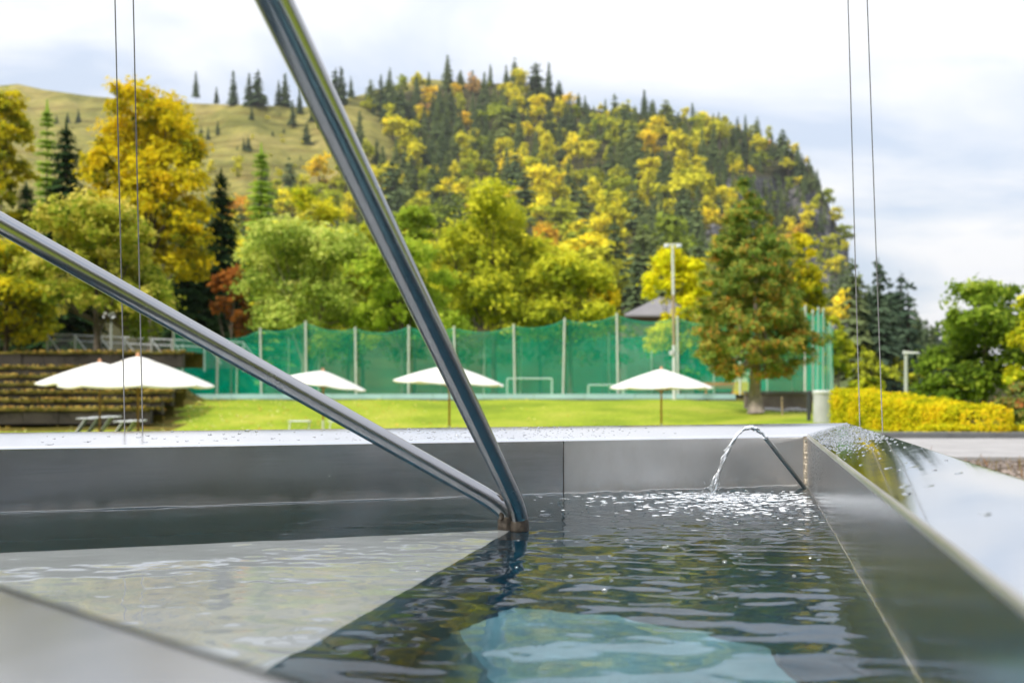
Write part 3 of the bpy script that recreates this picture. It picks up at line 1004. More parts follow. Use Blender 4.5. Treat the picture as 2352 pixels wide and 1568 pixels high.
for k in range(90):
    rr1 = abs(rg.normal(0, 0.04)); a = rg.uniform(0, 6.283)
    s = rg.uniform(0.0008, 0.0026)
    spots.append(((SP_LAND[0] + rr1 * math.cos(a), SP_LAND[1] + rr1 * math.sin(a), WZ + abs(rg.normal(0, 0.022))), s, s, (0, -1, 0.1), 0))
    spots.append((spots[-1][0], s, s, (0, 1, -0.1), 0))
domes('splash_drops', spots, M['drop'], 'flying drops above the point where the jet lands', flat=1.0)

# bubbles afloat on the water
mb = MB(); mb.lathe([(1.35, 0.0), (1.12, 0.10), (1.0, 0.3), (0.92, 0.55), (0.7, 0.82), (0.36, 0.97), (0.01, 1.0)], 14)
bub = mb.build('air_bubble', M['bubble'], None, smooth=True).data
bpy.data.objects.remove(bpy.data.objects['air_bubble'])
bubs = [(1190, 1242), (1275, 1241), (1186, 1302), (1405, 1334), (1388, 1354), (1310, 1321), (1534, 1255), (1526, 1258), (1700, 1273),
        (1664, 1290), (1862, 1280), (1644, 1372), (1440, 1240), (1372, 1280), (1824, 1322), (960, 1310)]
for (x, y) in bubs:
    Yb = 0.346 * F / (y - 901)
    xx = (x - 1176) / F * Yb
    o = link('air_bubble', bub)
    zb = float(wave(np.array([xx]), np.array([Yb]))[0][0])
    s = rg.uniform(0.0032, 0.0052)
    o.location = (xx, Yb, WZ + zb - 0.001); o.scale = (s, s, s * 0.9)
    tag(o, 'small clear air bubble floating on the basin water', 'bubble', 'air bubbles afloat on the basin water')

# ------------------------------------------------------------------ near ground
def ground(X, Y):
    X = np.asarray(X, float); Y = np.asarray(Y, float)
    lawn = 1.0 - sstep(17, 21, Y) + 1.62 * sstep(27, 49, Y)
    lawn = np.where(Y > 49, 1.62, lawn)
    right = 1.0 + 0.15 * sstep(34, 46, Y)
    ax = X / np.maximum(Y, 6.0)
    s = sstep(0.17, 0.275, ax)
    z = lawn * (1 - s) + right * s
    z = z - 3.0 * sstep(60, 90, Y) * sstep(0.33, 0.42, ax)
    up = sstep(-0.31, -0.36, ax) * sstep(44.0, 47.0, Y)
    return z + up * 2.1


gx = np.concatenate([np.arange(-140, -60, 8), np.arange(-60, 60, 0.7), np.arange(60, 141, 8)])
gy = np.concatenate([np.arange(-60, -8, 6), np.arange(-8, 130, 0.7)])
XX, YY = np.meshgrid(gx, gy)
zz = ground(XX, YY)
zz += 0.03 * np.sin(XX * 0.9 + YY * 0.4) * sstep(20, 30, YY)
# the lawn stops at the basin's foot
hole = (np.hypot(XX - 0.0, YY - 2.0) < 2.2)
zz = np.where(hole, zz - 0.08, zz)
ny, nx = XX.shape
ii = np.arange(nx * ny).reshape(ny, nx)
q = np.stack([ii[:-1, :-1], ii[:-1, 1:], ii[1:, 1:], ii[1:, :-1]], -1).reshape(-1, 4)
rough_ = ((XX / np.maximum(YY, 6) < -0.325) & (YY > 44)) | (YY > 80) | ((YY > 36) & (XX / np.maximum(YY, 6) < -0.345))
lo_ = link('lawn', mesh_np('lawn', np.stack([XX, YY, zz], -1).reshape(-1, 3), q, [M['lawn'], M['tread_grass']], smooth=True, fmat=rough_[:-1, :-1].ravel().astype(int)))
tag(lo_, kind='structure')
# far base sheet
mb = MB(); mb.lathe([(0.1, 0.0), (400, 0.0), (1600, 0.0)], 48, (0, 0, -9))
tag(mb.build('terrain', M['far_wood']), kind='structure')

# path and planting bed on the right
pz = GZ + 0.02
pth = [P(2040, 1047, 14.4), P(2700, 1047, 14.4), P(2700, 1010, 20.8), P(1980, 1010, 20.8)]
mb = MB()
y0, y1 = 14.6, 20.9
mb.box((13.0, (y0 + y1) / 2, pz - 0.06), (20, y1 - y0, 0.16))
tag(mb.build('path', M['concrete']), kind='structure')
mb = MB(); mb.box((13.0, y1 + 0.31, pz + 0.02), (20, 0.6, 0.22)); tag(mb.build('kerb', M['kerb']), kind='structure')
mb = MB(); mb.box((13.0, y0 - 0.13, pz - 0.02), (20, 0.24, 0.14)); tag(mb.build('kerb', M['concrete']), kind='structure')
mb = MB(); mb.box((10.0, 10.5, GZ - 0.03), (14, 7.7, 0.10)); tag(mb.build('planting_bed', M['soil']), kind='structure')
# pebbles and dry weeds on the bed
spots = []
for k in range(2600):
    x, y = rg.uniform(3.6, 9.0), rg.uniform(7.0, 14.2)
    s = rg.uniform(0.012, 0.045)
    spots.append(((x, y, GZ + 0.018), s * rg.uniform(1, 1.6), s, (0, 0, 1), rg.uniform(0, 3)))
M['pebble'] = plain('pebble', (0.20, 0.165, 0.145), 0.9, var=0.5, scale=1.7)
domes('gravel', spots, M['pebble'], 'coarse gravel scattered over the planting bed', flat=0.8, n=6)
Vs, Qs = [], []
for k in range(900):
    x, y = rg.uniform(3.4, 9.0), rg.uniform(7.0, 14.3)
    h = rg.uniform(0.04, 0.16) * (2.6 if k % 60 == 0 else 1)
    lx, ly = rg.normal(0, 0.3) * h, rg.normal(0, 0.3) * h
    w = 0.006
    b0 = len(Vs) * 4
    Vs.append([(x - w, y, GZ + 0.015), (x + w, y, GZ + 0.015), (x + w * 0.4 + lx, y + ly, GZ + h), (x - w * 0.4 + lx, y + ly, GZ + h)])
    Qs.append((b0, b0 + 1, b0 + 2, b0 + 3))
M['weed'] = leafmat('dry_weed', [(0.10, 0.10, 0.03), (0.24, 0.17, 0.06), (0.22, 0.10, 0.05)])
wd = link('weeds', mesh_np('weeds', np.array(Vs).reshape(-1, 3), Qs, M['weed'], fattr={'tint': rg.random(len(Qs))}))
tag(wd, 'sparse dry weeds growing in the planting bed', kind='stuff')

# fallen leaves on the lawn
Vs, Qs, ti = [], [], []
for k in range(900):
    Y = rg.uniform(30, 49); ax = np.clip(rg.normal(-0.33, 0.16), -0.52, 0.22)
    x = ax * Y; z = float(ground(x, Y)) + 0.05
    s = rg.uniform(0.04, 0.085)
    a = rg.uniform(0, 6.283); ca, sa = math.cos(a) * s, math.sin(a) * s
    t1, t2 = rg.uniform(-0.6, 0.6) * s, rg.uniform(0.1, 0.7) * s
    b0 = len(Qs) * 4
    Vs += [(x - ca, Y - sa, z - t1), (x + sa * .7, Y - ca * .7, z + t2), (x + ca, Y + sa, z + t1), (x - sa * .7, Y + ca * .7, z + 0.02)]
    Qs.append((b0, b0 + 1, b0 + 2, b0 + 3)); ti.append(rg.random())
M['fallen'] = leafmat('fallen_leaf', [(0.32, 0.16, 0.04), (0.48, 0.36, 0.08), (0.62, 0.55, 0.28)])
fo = link('fallen_leaves', mesh_np('fallen_leaves', Vs, Qs, M['fallen'], fattr={'tint': ti}))
tag(fo, 'pale fallen leaves scattered over the lawn', kind='stuff')

# ------------------------------------------------------------------ mountain
RIDGE = np.array([(-1500, 380), (-700, 260), (-300, 215), (0, 197), (40, 193), (100, 206), (200, 220), (330, 233), (420, 237), (560, 241), (700, 246),
                  (830, 218), (900, 197), (980, 182), (1050, 187), (1090, 193), (1180, 191), (1230, 189), (1265, 208), (1300, 240), (1400, 258),
                  (1500, 264), (1600, 274), (1700, 298), (1800, 336), (1850, 376), (1880, 424), (1905, 476), (1928, 530), (1948, 556), (1953, 700), (1960, 738),
                  (2010, 742), (2060, 775), (2110, 815), (2160, 850), (2352, 872), (2700, 860), (3200, 800), (3900, 700)])
RIDGED = np.array([(-1500, 800), (0, 1000), (300, 950), (560, 850), (800, 900), (980, 1080), (1250, 1060), (1400, 1000), (1700, 960), (1850, 900),
                   (1950, 860), (1954, 620), (1962, 430), (2160, 400), (2700, 420), (3900, 500)])
FOOT = np.array([(-1500, 858), (380, 860), (470, 905), (1700, 905), (1960, 915), (3900, 920)])


def ridge(x): return np.interp(x, RIDGE[:, 0], RIDGE[:, 1])
def ridged(x): return np.interp(x, RIDGED[:, 0], RIDGED[:, 1])
def foot(x): return np.interp(x, FOOT[:, 0], FOOT[:, 1])


def reach(x, y):
    """distance of the hillside seen at (x, y)"""
    Rr, Dr, Ff = ridge(x), ridged(x), foot(x)
    t = np.clip((Ff - y) / (Ff - Rr), 0, 1)
    d = 110 + (Dr - 110) * t
    k = sstep(1640, 1800, x) * (1 - sstep(1952, 1955, x))
    tc1 = np.clip((Ff - y) / (Ff - 690), 0, 1)
    tc2 = np.clip((690 - y) / np.maximum(690 - Rr, 1), 0, 1)
    dc = 110 + (Dr * 0.84 - 110) * tc1 + Dr * 0.16 * tc2
    return d * (1 - k) + dc * k


def soft_rect(x, y, x0, x1, y0, y1, e=10):
    return sstep(x0 - e, x0 + e, x) * (1 - sstep(x1 - e, x1 + e, x)) * sstep(y0 - e, y0 + e, y) * (1 - sstep(y1 - e, y1 + e, y))


FBOUND = np.array([(150, 1900), (200, 1010), (215, 900), (240, 862), (285, 885), (300, 905), (400, 925), (425, 780), (450, 690), (480, 600), (520, 300), (600, -400), (900, -900)])


def forest_mask(x, y):
    left = np.interp(y, FBOUND[:, 0], FBOUND[:, 1])
    return sstep(left - 25, left + 15, x)


ROCKS = [(1668, 1835, 408, 476), (1622, 1662, 480, 600), (1832, 1880, 440, 740), (1872, 1958, 480, 780), (1180, 1268, 188, 214), (1700, 1760, 520, 640), (1960, 2000, 760, 905)]


def rock_mask(x, y):
    m_ = np.zeros_like(np.asarray(x, float))
    for r_ in ROCKS:
        m_ = np.maximum(m_, soft_rect(x, y, *r_, e=8))
    return m_


xs = np.concatenate([np.arange(-1400, -200, 40), np.arange(-200, 1640, 10), np.arange(1640, 2000, 4), np.arange(2000, 2500, 10), np.arange(2500, 3900, 50)]).astype(float)
nv = 90
tv = np.linspace(0, 1, nv)
XS, TV = np.meshgrid(xs, tv)
RR, FF = ridge(XS), foot(XS)
YS = FF + 14 + (RR - FF - 14) * TV
DD = reach(XS, YS)
nz = np.zeros_like(DD)
for i in range(DD.shape[0]):
    for j in range(DD.shape[1]):
        v = Vector((XS[i, j] * 0.011, YS[i, j] * 0.013, 0.3))
        nz[i, j] = mnoise.noise(v) + 0.5 * mnoise.noise(v * 2.7)
crag = rock_mask(XS, YS)
DD2 = DD * (1 + 0.022 * nz * sstep(0.05, 0.3, TV)) + crag * 9 * nz
X3 = (XS - 1176) / F * DD2
Z3 = EYE + (901 - YS) / F * DD2
Y3 = DD2
# the far side falls away behind the ridge
bx, by, bz = [X3], [Y3], [Z3]
last = DD2[-1]
for kk, (f_, dz) in enumerate(((1.03, -6), (1.12, -40), (1.35, -160))):
    bx.append((X3[-1] * f_)[None]); by.append((last * f_)[None]); bz.append(np.maximum(Z3[-1] + dz, -8)[None])
X3 = np.concatenate(bx); Y3 = np.concatenate(by); Z3 = np.concatenate(bz)
FM = np.concatenate([forest_mask(XS, YS)] + [forest_mask(XS[-1:], YS[-1:])] * 3)
RM = np.concatenate([rock_mask(XS, YS)] + [np.zeros_like(XS[-1:])] * 3)
ny, nx = X3.shape
ii = np.arange(nx * ny).reshape(ny, nx)
q = np.stack([ii[:-1, :-1], ii[:-1, 1:], ii[1:, 1:], ii[1:, :-1]], -1).reshape(-1, 4)
mo = link('mountain', mesh_np('mountain', np.stack([X3, Y3, Z3], -1).reshape(-1, 3), q, M['mountain'], smooth=True, vattr={'forest': FM.ravel(), 'rock': RM.ravel()}))
tag(mo, kind='structure')

# unseen wooded slopes beside and behind the viewer, heights shaped for the steel's reflections
az = np.radians(np.arange(52, 309, 2.0))
dist = np.array([70, 110, 160, 230, 320, 430])
hh = np.array([-1, 8, 28, 60, 100, 120])
AZ, DI = np.meshgrid(az, dist)
ad_ = np.degrees(AZ)
prof_ = np.interp(ad_, [50, 95, 128, 150, 175, 205, 235, 260, 310], [0.5, 0.30, 0.35, 1.6, 2.1, 1.9, 1.1, 1.0, 1.0])
HH = np.repeat(hh[:, None], len(az), 1) * prof_ * (1 + 0.10 * np.sin(AZ * 5) + 0.06 * np.sin(AZ * 13))
ny, nx = AZ.shape
ii = np.arange(nx * ny).reshape(ny, nx)
q = np.stack([ii[:-1, :-1], ii[:-1, 1:], ii[1:, 1:], ii[1:, :-1]], -1).reshape(-1, 4)
tag(link('unseen_hills', mesh_np('unseen_hills', np.stack([np.sin(AZ) * DI, np.cos(AZ) * DI, HH], -1).reshape(-1, 3), q, M['far_wood'], smooth=True)), kind='structure')


# ------------------------------------------------------------------ foliage builders
def leaves_mesh(name, C, Nn, sz, tint, matr, asp=0.62):
    """one small pointed leaf face at every C, facing Nn"""
    n = len(C)
    Nn = Nn / np.maximum(np.linalg.norm(Nn, axis=1, keepdims=True), 1e-6)
    rv = rng.normal(size=(n, 3))
    t = np.cross(Nn, rv); t /= np.maximum(np.linalg.norm(t, axis=1, keepdims=True), 1e-6)
    u = np.cross(Nn, t)
    sz = np.asarray(sz)[:, None]
    V = np.empty((n, 4, 3))
    V[:, 0] = C - t * sz
    V[:, 1] = C + u * sz * asp + Nn * sz * 0.18
    V[:, 2] = C + t * sz
    V[:, 3] = C - u * sz * asp + Nn * sz * 0.18
    Q = np.arange(n * 4).reshape(n, 4)
    return V.reshape(-1, 3), Q, np.clip(tint, 0, 1)


def broad_points(lobes, nclump, per, crad, lsize, seed, fill=0.25, grad=0.0, wpow=2 / 3):
    r_ = np.random.default_rng(seed)
    lobes = [(np.array(c, float), np.array(r, float)) for c, r in lobes]
    wts = np.array([np.prod(r) ** wpow for c, r in lobes]); wts /= wts.sum()
    Cs, Ns, Ts, Ss = [], [], [], []
    zlo = min(c[2] - r[2] for c, r in lobes); zhi = max(c[2] + r[2] for c, r in lobes)
    for k in range(nclump):
        li = r_.choice(len(lobes), p=wts)
        c, r = lobes[li]
        d = r_.normal(size=3); d /= np.linalg.norm(d)
        if d[2] < -0.55: d[2] *= -0.6
        f_ = r_.uniform(0.80, 1.05) if r_.random() > fill else r_.uniform(0.25, 0.8)
        cc = c + d * r * f_
        inner = f_ < 0.78
        m = max(4, int(per * r_.uniform(0.6, 1.4)))
        cr = crad * r_.uniform(0.55, 1.3)
        off = r_.normal(size=(m, 3)) * cr * np.array([0.55, 0.55, 0.38])
        pts = cc + off
        nn = d + r_.normal(size=(m, 3)) * 0.55 + np.array([0, 0, 0.55])
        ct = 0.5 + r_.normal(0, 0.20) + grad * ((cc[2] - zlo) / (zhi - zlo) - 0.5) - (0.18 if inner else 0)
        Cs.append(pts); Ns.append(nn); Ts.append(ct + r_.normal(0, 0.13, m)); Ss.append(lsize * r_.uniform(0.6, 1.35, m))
    return np.concatenate(Cs), np.concatenate(Ns), np.concatenate(Ts), np.concatenate(Ss)


def trunk_mb(h, r0, lobes, seed, lean=(0, 0)):
    r_ = np.random.default_rng(seed)
    mb = MB()
    pts, rr1 = [], []
    for k in range(9):
        t = k / 8
        pts.append((lean[0] * t + 0.02 * h * mnoise.noise(Vector((t * 3, seed, 0))), lean[1] * t + 0.02 * h * mnoise.noise(Vector((t * 3, seed, 5))), h * t))
        rr1.append(r0 * (1.35 if k == 0 else 1.0) * (1 - 0.72 * t))
    mb.tube(pts, rr1, 9)
    for c, r in lobes:
        t0 = r_.uniform(0.35, 0.75)
        i = int(t0 * 8)
        a = np.array(pts[i]); e = np.array(c)
        mid = a + (e - a) * 0.5 + np.array([0, 0, -0.06 * h])
        mb.tube([tuple(a), tuple(mid), tuple(e)], [r0 * 0.38, r0 * 0.24, r0 * 0.08], 6)
        for q_ in range(3):
            e2 = e + r_.normal(size=3) * np.array(r) * 0.55
            mb.tube([tuple(mid), tuple((mid + e2) / 2 + r_.normal(size=3) * 0.1), tuple(e2)], [r0 * 0.18, r0 * 0.11, r0 * 0.04], 5)
    return mb


def auto_lobes(w, h, base, n, seed, top=0.75):
    """lobes of an uneven rounded crown of width w and height h starting at height base"""
    r_ = np.random.default_rng(seed)
    out = [((0, 0, base + h * 0.48), (w * 0.27, w * 0.27, h * 0.38))]
    for k in range(n):
        a = 2 * math.pi * k / n * 2.4 + r_.uniform(-0.5, 0.5)
        zf = r_.uniform(0.12, 0.92)
        prof = math.sin(math.pi * min(0.97, max(0.1, zf * 0.78 + 0.16))) ** top
        rr1 = w * 0.385 * prof * r_.uniform(0.75, 1.12)
        s = r_.uniform(0.12, 0.25)
        out.append(((rr1 * math.cos(a), rr1 * math.sin(a), base + h * zf), (w * s, w * s, h * s * 0.62)))
    return out


def broad_tree(name, label, x, ytop, ybase_crown, width, Y, colset, seed, z0=None, nclump=330, per=26, crad=None, lsize=0.19, group=None,
               lobes=None, needle=False, trunk=M['bark'], grad=0.25, fill=0.16, tr=None, cat='tree', nl=17, lean=(0, 0)):
    X = (x - 1176) / F * Y
    if z0 is None: z0 = float(ground(X, Y)) - 0.1
    w = width / F * Y
    zt = EYE + (901 - ytop) / F * Y - z0
    zb = EYE + (901 - ybase_crown) / F * Y - z0
    zb = max(zb, 0.1)
    lob = lobes(w, zt - zb, zb) if lobes else auto_lobes(w, zt - zb, zb, nl, seed)
    root = empty(name, (X, Y, z0))
    tag(root, label, cat, group)
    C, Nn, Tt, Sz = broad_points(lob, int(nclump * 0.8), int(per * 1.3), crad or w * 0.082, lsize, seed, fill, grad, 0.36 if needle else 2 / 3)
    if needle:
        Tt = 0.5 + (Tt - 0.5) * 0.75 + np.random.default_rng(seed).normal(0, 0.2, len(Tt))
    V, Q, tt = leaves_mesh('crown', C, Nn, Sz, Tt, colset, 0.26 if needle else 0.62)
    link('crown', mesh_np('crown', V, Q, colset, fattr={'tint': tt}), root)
    tb = trunk_mb(zb + (zt - zb) * 0.62, tr or max(0.08, w * 0.028), lob[:9], seed, lean)
    tb.build('trunk', trunk, root, smooth=True)
    return root


def conifer_geo(h, w, seed, whorls, per, segs=2, base=0.06, jag=0.25, droop=0.35, leaf=1.0, power=0.9):
    """tiers of drooping boughs; returns V, Q, tint"""
    r_ = np.random.default_rng(seed)
    V, Q, T = [], [], []
    for i in range(whorls):
        t = (i + r_.uniform(-0.3, 0.3)) / whorls
        t = min(max(t, 0), 0.99)
        z = h * (base + (1 - base) * t)
        L_ = w * 0.5 * (1 - t) ** power * r_.uniform(0.8, 1.15) + 0.015 * h
        nb = max(4, int(per * (1 - 0.55 * t)))
        a0 = r_.uniform(0, 6.28)
        for k in range(nb):
            a = a0 + 2 * math.pi * k / nb + r_.uniform(-0.25, 0.25)
            l = L_ * r_.uniform(1 - jag, 1 + jag * 0.6)
            ca, sa = math.cos(a), math.sin(a)
            bw = max(l * 0.30, 0.012 * h) * leaf
            tint = 0.45 + r_.normal(0, 0.17)
            prev = None
            for s in range(segs + 1):
                f_ = s / segs
                rr1 = l * f_
                zz1 = z - droop * l * (f_ ** 1.3) + 0.12 * l * math.sin(f_ * 3)
                ww = bw * (0.35 + 1.0 * f_ if f_ < 0.6 else 1.6 * (1 - f_) + 0.12)
                sag = ww * 0.45
                p = [(rr1 * ca - ww * sa, rr1 * sa + ww * ca, zz1 - sag), (rr1 * ca, rr1 * sa, zz1), (rr1 * ca + ww * sa, rr1 * sa - ww * ca, zz1 - sag)]
                b0 = len(V)
                V += p
                if prev is not None:
                    Q += [(prev, prev + 1, b0 + 1, b0), (prev + 1, prev + 2, b0 + 2, b0 + 1)]
                    tv_ = tint + 0.22 * (f_ - 0.5)
                    T += [tv_ + r_.normal(0, 0.05), tv_ + r_.normal(0, 0.05)]
                prev = b0
    # leader
    b0 = len(V)
    V += [(-0.012 * h, 0, h * 0.94), (0.012 * h, 0, h * 0.94), (0.002 * h, 0, h * 1.02), (-0.002 * h, 0, h * 1.02)]
    Q.append((b0, b0 + 1, b0 + 2, b0 + 3)); T.append(0.5)
    return np.array(V), np.array(Q), np.clip(np.array(T), 0, 1)


def conifer_tree(name, label, x, ytop, width, Y, colset, seed, z0=None, whorls=34, per=17, group=None, **kw):
    X = (x - 1176) / F * Y
    if z0 is None: z0 = float(ground(X, Y)) - 0.1
    h = EYE + (901 - ytop) / F * Y - z0
    w = width / F * Y
    root = empty(name, (X, Y, z0)); tag(root, label, 'tree', group)
    V, Q, T = conifer_geo(h, w, seed, whorls, per, segs=3, **kw)
    # ragged needle sprays over the boughs
    r_ = np.random.default_rng(seed + 77)
    n = len(Q)
    ctr_ = V[Q].mean(1)
    C = np.repeat(ctr_, 3, 0) + r_.normal(size=(n * 3, 3)) * w * 0.022
    nn = r_.normal(size=(n * 3, 3)) * 0.6 + np.array([0, 0, 0.8])
    V2, Q2, T2 = leaves_mesh('x', C, nn, w * 0.022 * r_.uniform(0.6, 1.6, n * 3), np.repeat(T, 3) + r_.normal(0, 0.12, n * 3), None, asp=0.35)
    V = np.concatenate([V, V2]); Q = np.concatenate([Q, Q2 + len(V) - len(V2)]); T = np.concatenate([T, T2])
    link('crown', mesh_np('crown', V, Q, colset, fattr={'tint': T}), root)
    mb = MB(); mb.tube([(0, 0, 0), (0, 0, h * 0.5), (0, 0, h * 0.97)], [w * 0.045, w * 0.025, w * 0.004], 8)
    mb.build('trunk', M['bark'], root, smooth=True)
    return root


# leaf colours
K = {}
K['maple'] = leafmat('maple_yellow', [(0.076, 0.108, 0.009), (0.367, 0.324, 0.013), (0.600, 0.432, 0.011), (0.600, 0.389, 0.016)])
K['lime_front'] = leafmat('lime_olive', [(0.074, 0.115, 0.014), (0.189, 0.243, 0.022), (0.365, 0.351, 0.047), (0.540, 0.446, 0.108)])
K['gold_edge'] = leafmat('gold_green', [(0.062, 0.094, 0.010), (0.213, 0.237, 0.015), (0.450, 0.388, 0.015), (0.600, 0.450, 0.019)])
K['spruce'] = leafmat('spruce_dark', [(0.006, 0.014, 0.006), (0.016, 0.035, 0.012), (0.035, 0.065, 0.018)], 0.15)
K['larch'] = leafmat('larch_green', [(0.084, 0.132, 0.018), (0.204, 0.300, 0.036), (0.336, 0.420, 0.054)], 0.4)
K['willow'] = leafmat('pale_green', [(0.103, 0.149, 0.023), (0.241, 0.310, 0.052), (0.391, 0.437, 0.092), (0.483, 0.483, 0.138)])
K['yellowgreen'] = leafmat('yellow_green', [(0.101, 0.134, 0.011), (0.291, 0.336, 0.017), (0.493, 0.448, 0.022), (0.600, 0.493, 0.034)])
K['bright'] = leafmat('bright_green', [(0.096, 0.144, 0.014), (0.240, 0.324, 0.030), (0.384, 0.432, 0.048)])
K['olive'] = leafmat('olive_gold', [(0.079, 0.112, 0.013), (0.224, 0.264, 0.021), (0.409, 0.409, 0.029), (0.600, 0.502, 0.040)])
K['rust'] = leafmat('rust', [(0.08, 0.04, 0.012), (0.24, 0.09, 0.02), (0.36, 0.15, 0.03)])
K['sunny'] = leafmat('clear_yellow', [(0.18, 0.20, 0.01), (0.52, 0.45, 0.012), (0.75, 0.55, 0.012), (0.82, 0.52, 0.02)])
K['pine'] = leafmat('pine_mixed', [(0.05, 0.085, 0.022), (0.11, 0.18, 0.035), (0.19, 0.26, 0.05), (0.31, 0.27, 0.05), (0.46, 0.19, 0.04)], 0.25)
K['green'] = leafmat('full_green', [(0.03, 0.055, 0.008), (0.085, 0.14, 0.014), (0.17, 0.24, 0.025), (0.27, 0.32, 0.04)])
K['shrub'] = leafmat('red_green_shrub', [(0.03, 0.05, 0.02), (0.08, 0.12, 0.03), (0.15, 0.19, 0.04), (0.30, 0.09, 0.035)], 0.2)
K['hedge'] = leafmat('hedge_leaf', [(0.12, 0.16, 0.008), (0.34, 0.34, 0.010), (0.52, 0.43, 0.012), (0.52, 0.34, 0.02)])
K['under'] = leafmat('undergrowth', [(0.02, 0.03, 0.006), (0.05, 0.065, 0.01), (0.12, 0.12, 0.015), (0.22, 0.18, 0.02)])
CONI = [(0.0, (0.058, 0.082, 0.040)), (0.45, (0.090, 0.120, 0.048)), (0.8, (0.14, 0.165, 0.05)), (1.0, (0.20, 0.21, 0.055))]
BROAD = [(0.0, (0.15, 0.19, 0.025)), (0.22, (0.25, 0.27, 0.025)), (0.42, (0.40, 0.37, 0.025)), (0.66, (0.55, 0.45, 0.024)), (0.84, (0.56, 0.39, 0.026)),
         (0.94, (0.48, 0.26, 0.04)), (1.0, (0.36, 0.25, 0.12))]
K['far_conifer'] = leafmat('forest_conifer', None, 0.15, CONI)
K['far_broad'] = leafmat('forest_broadleaf', None, 0.3, BROAD)
K['far_conifer_mass'] = leafmat('forest_conifer_mass', None, 0.15, CONI, tone=True)
K['far_broad_mass'] = leafmat('forest_broadleaf_mass', None, 0.3, BROAD, tone=True)
DARKC = [(0.0, (0.035, 0.055, 0.038)), (0.5, (0.055, 0.08, 0.045)), (1.0, (0.10, 0.12, 0.05))]
K['dark_conifer'] = leafmat('valley_conifer', None, 0.15, DARKC)

# ------------------------------------------------------------------ far forest
protoC, protoB = [], []
for k in range(8):
    V, Q, T = conifer_geo(1.0, (0.40, 0.46, 0.54, 0.43, 0.60, 0.36, 0.50, 0.66)[k], 100 + k, (17, 15, 14, 18, 13, 19, 12, 14)[k], 11, segs=2, jag=(0.35, 0.5, 0.4, 0.35, 0.55, 0.45, 0.6, 0.5)[k], power=(0.8, 0.7, 0.65, 0.95, 0.6, 0.85, 0.5, 0.55)[k], base=(0.06, 0.12, 0.05, 0.08, 0.15, 0.1, 0.05, 0.1)[k])
    r_ = np.random.default_rng(k)
    ctr_ = V[Q].mean(1)
    V2, Q2, T2 = leaves_mesh('x', ctr_ + r_.normal(size=ctr_.shape) * 0.012, r_.normal(size=ctr_.shape) + np.array([0, 0, .6]), 0.024 * r_.uniform(0.6, 1.5, len(Q)), T + r_.normal(0, .15, len(Q)), None, 0.5)
    protoC.append((np.concatenate([V, V2]), np.concatenate([Q, Q2 + len(V)]), np.concatenate([T, T2])))
for k in range(10):
    lob = auto_lobes((0.70, 0.62, 0.85, 0.52, 0.75, 0.66, 0.95, 0.58, 0.8, 0.48)[k], (0.86, 0.9, 0.8, 0.92, 0.85, 0.88, 0.78, 0.9, 0.84, 0.93)[k], 0.10, (8, 6, 10, 7, 5, 9, 11, 6, 7, 8)[k], 200 + k)
    C, Nn, Tt, Sz = broad_points(lob, (105, 90, 120, 80, 75, 110, 130, 85, 100, 80)[k], 8, 0.085, 0.048, 300 + k, 0.2, 0.3)
    protoB.append(leaves_mesh('x', C, Nn, Sz, Tt, None, 0.7))


meC = [mesh_np('spruce', p[0], p[1], [K['far_conifer']], fattr={'tint': p[2]}) for p in protoC]
meB = [mesh_np('broadleaf', p[0], p[1], [K['far_broad']], fattr={'tint': p[2]}) for p in protoB]
mb = MB(); mb.tube([(0, 0, -0.06), (0, 0, 0.3), (0, 0, 0.9)], [0.026, 0.018, 0.004], 6)
tmp = mb.build('trunk', M['bark']); meTC = tmp.data; bpy.data.objects.remove(tmp)
mb = MB(); mb.tube([(0, 0, -0.06), (0, 0, 0.3), (0, 0, 0.62)], [0.030, 0.020, 0.008], 6)
tmp = mb.build('trunk', M['bark']); meTB = tmp.data; bpy.data.objects.remove(tmp)


def far_tree(con, me, loc, scale, rz, tone):
    o = empty('spruce_tree' if con else 'broadleaf_tree', loc)
    o.scale = scale; o.rotation_euler = (0, 0, rz)
    c = link('crown', me, o); c.color = (tone, tone, tone, 1)
    link('trunk', meTC if con else meTB, o)
    return o


meD = []
for m0 in meC[:4]:
    c = m0.copy(); c.materials[0] = K['dark_conifer']; meD.append(c)

rt_ = np.random.default_rng(42)
cands = []
placed = []
cell = {}


def can_place(x, y, r0):
    gxk, gyk = int(x // 30), int(y // 30)
    for a in range(gxk - 1, gxk + 2):
        for b in range(gyk - 1, gyk + 2):
            for (px, py, pr) in cell.get((a, b), ()):
                if ((x - px)) ** 2 + ((y - py) * 1.5) ** 2 < (0.5 * (r0 + pr)) ** 2:
                    return False
    cell.setdefault((gxk, gyk), []).append((x, y, r0))
    return True


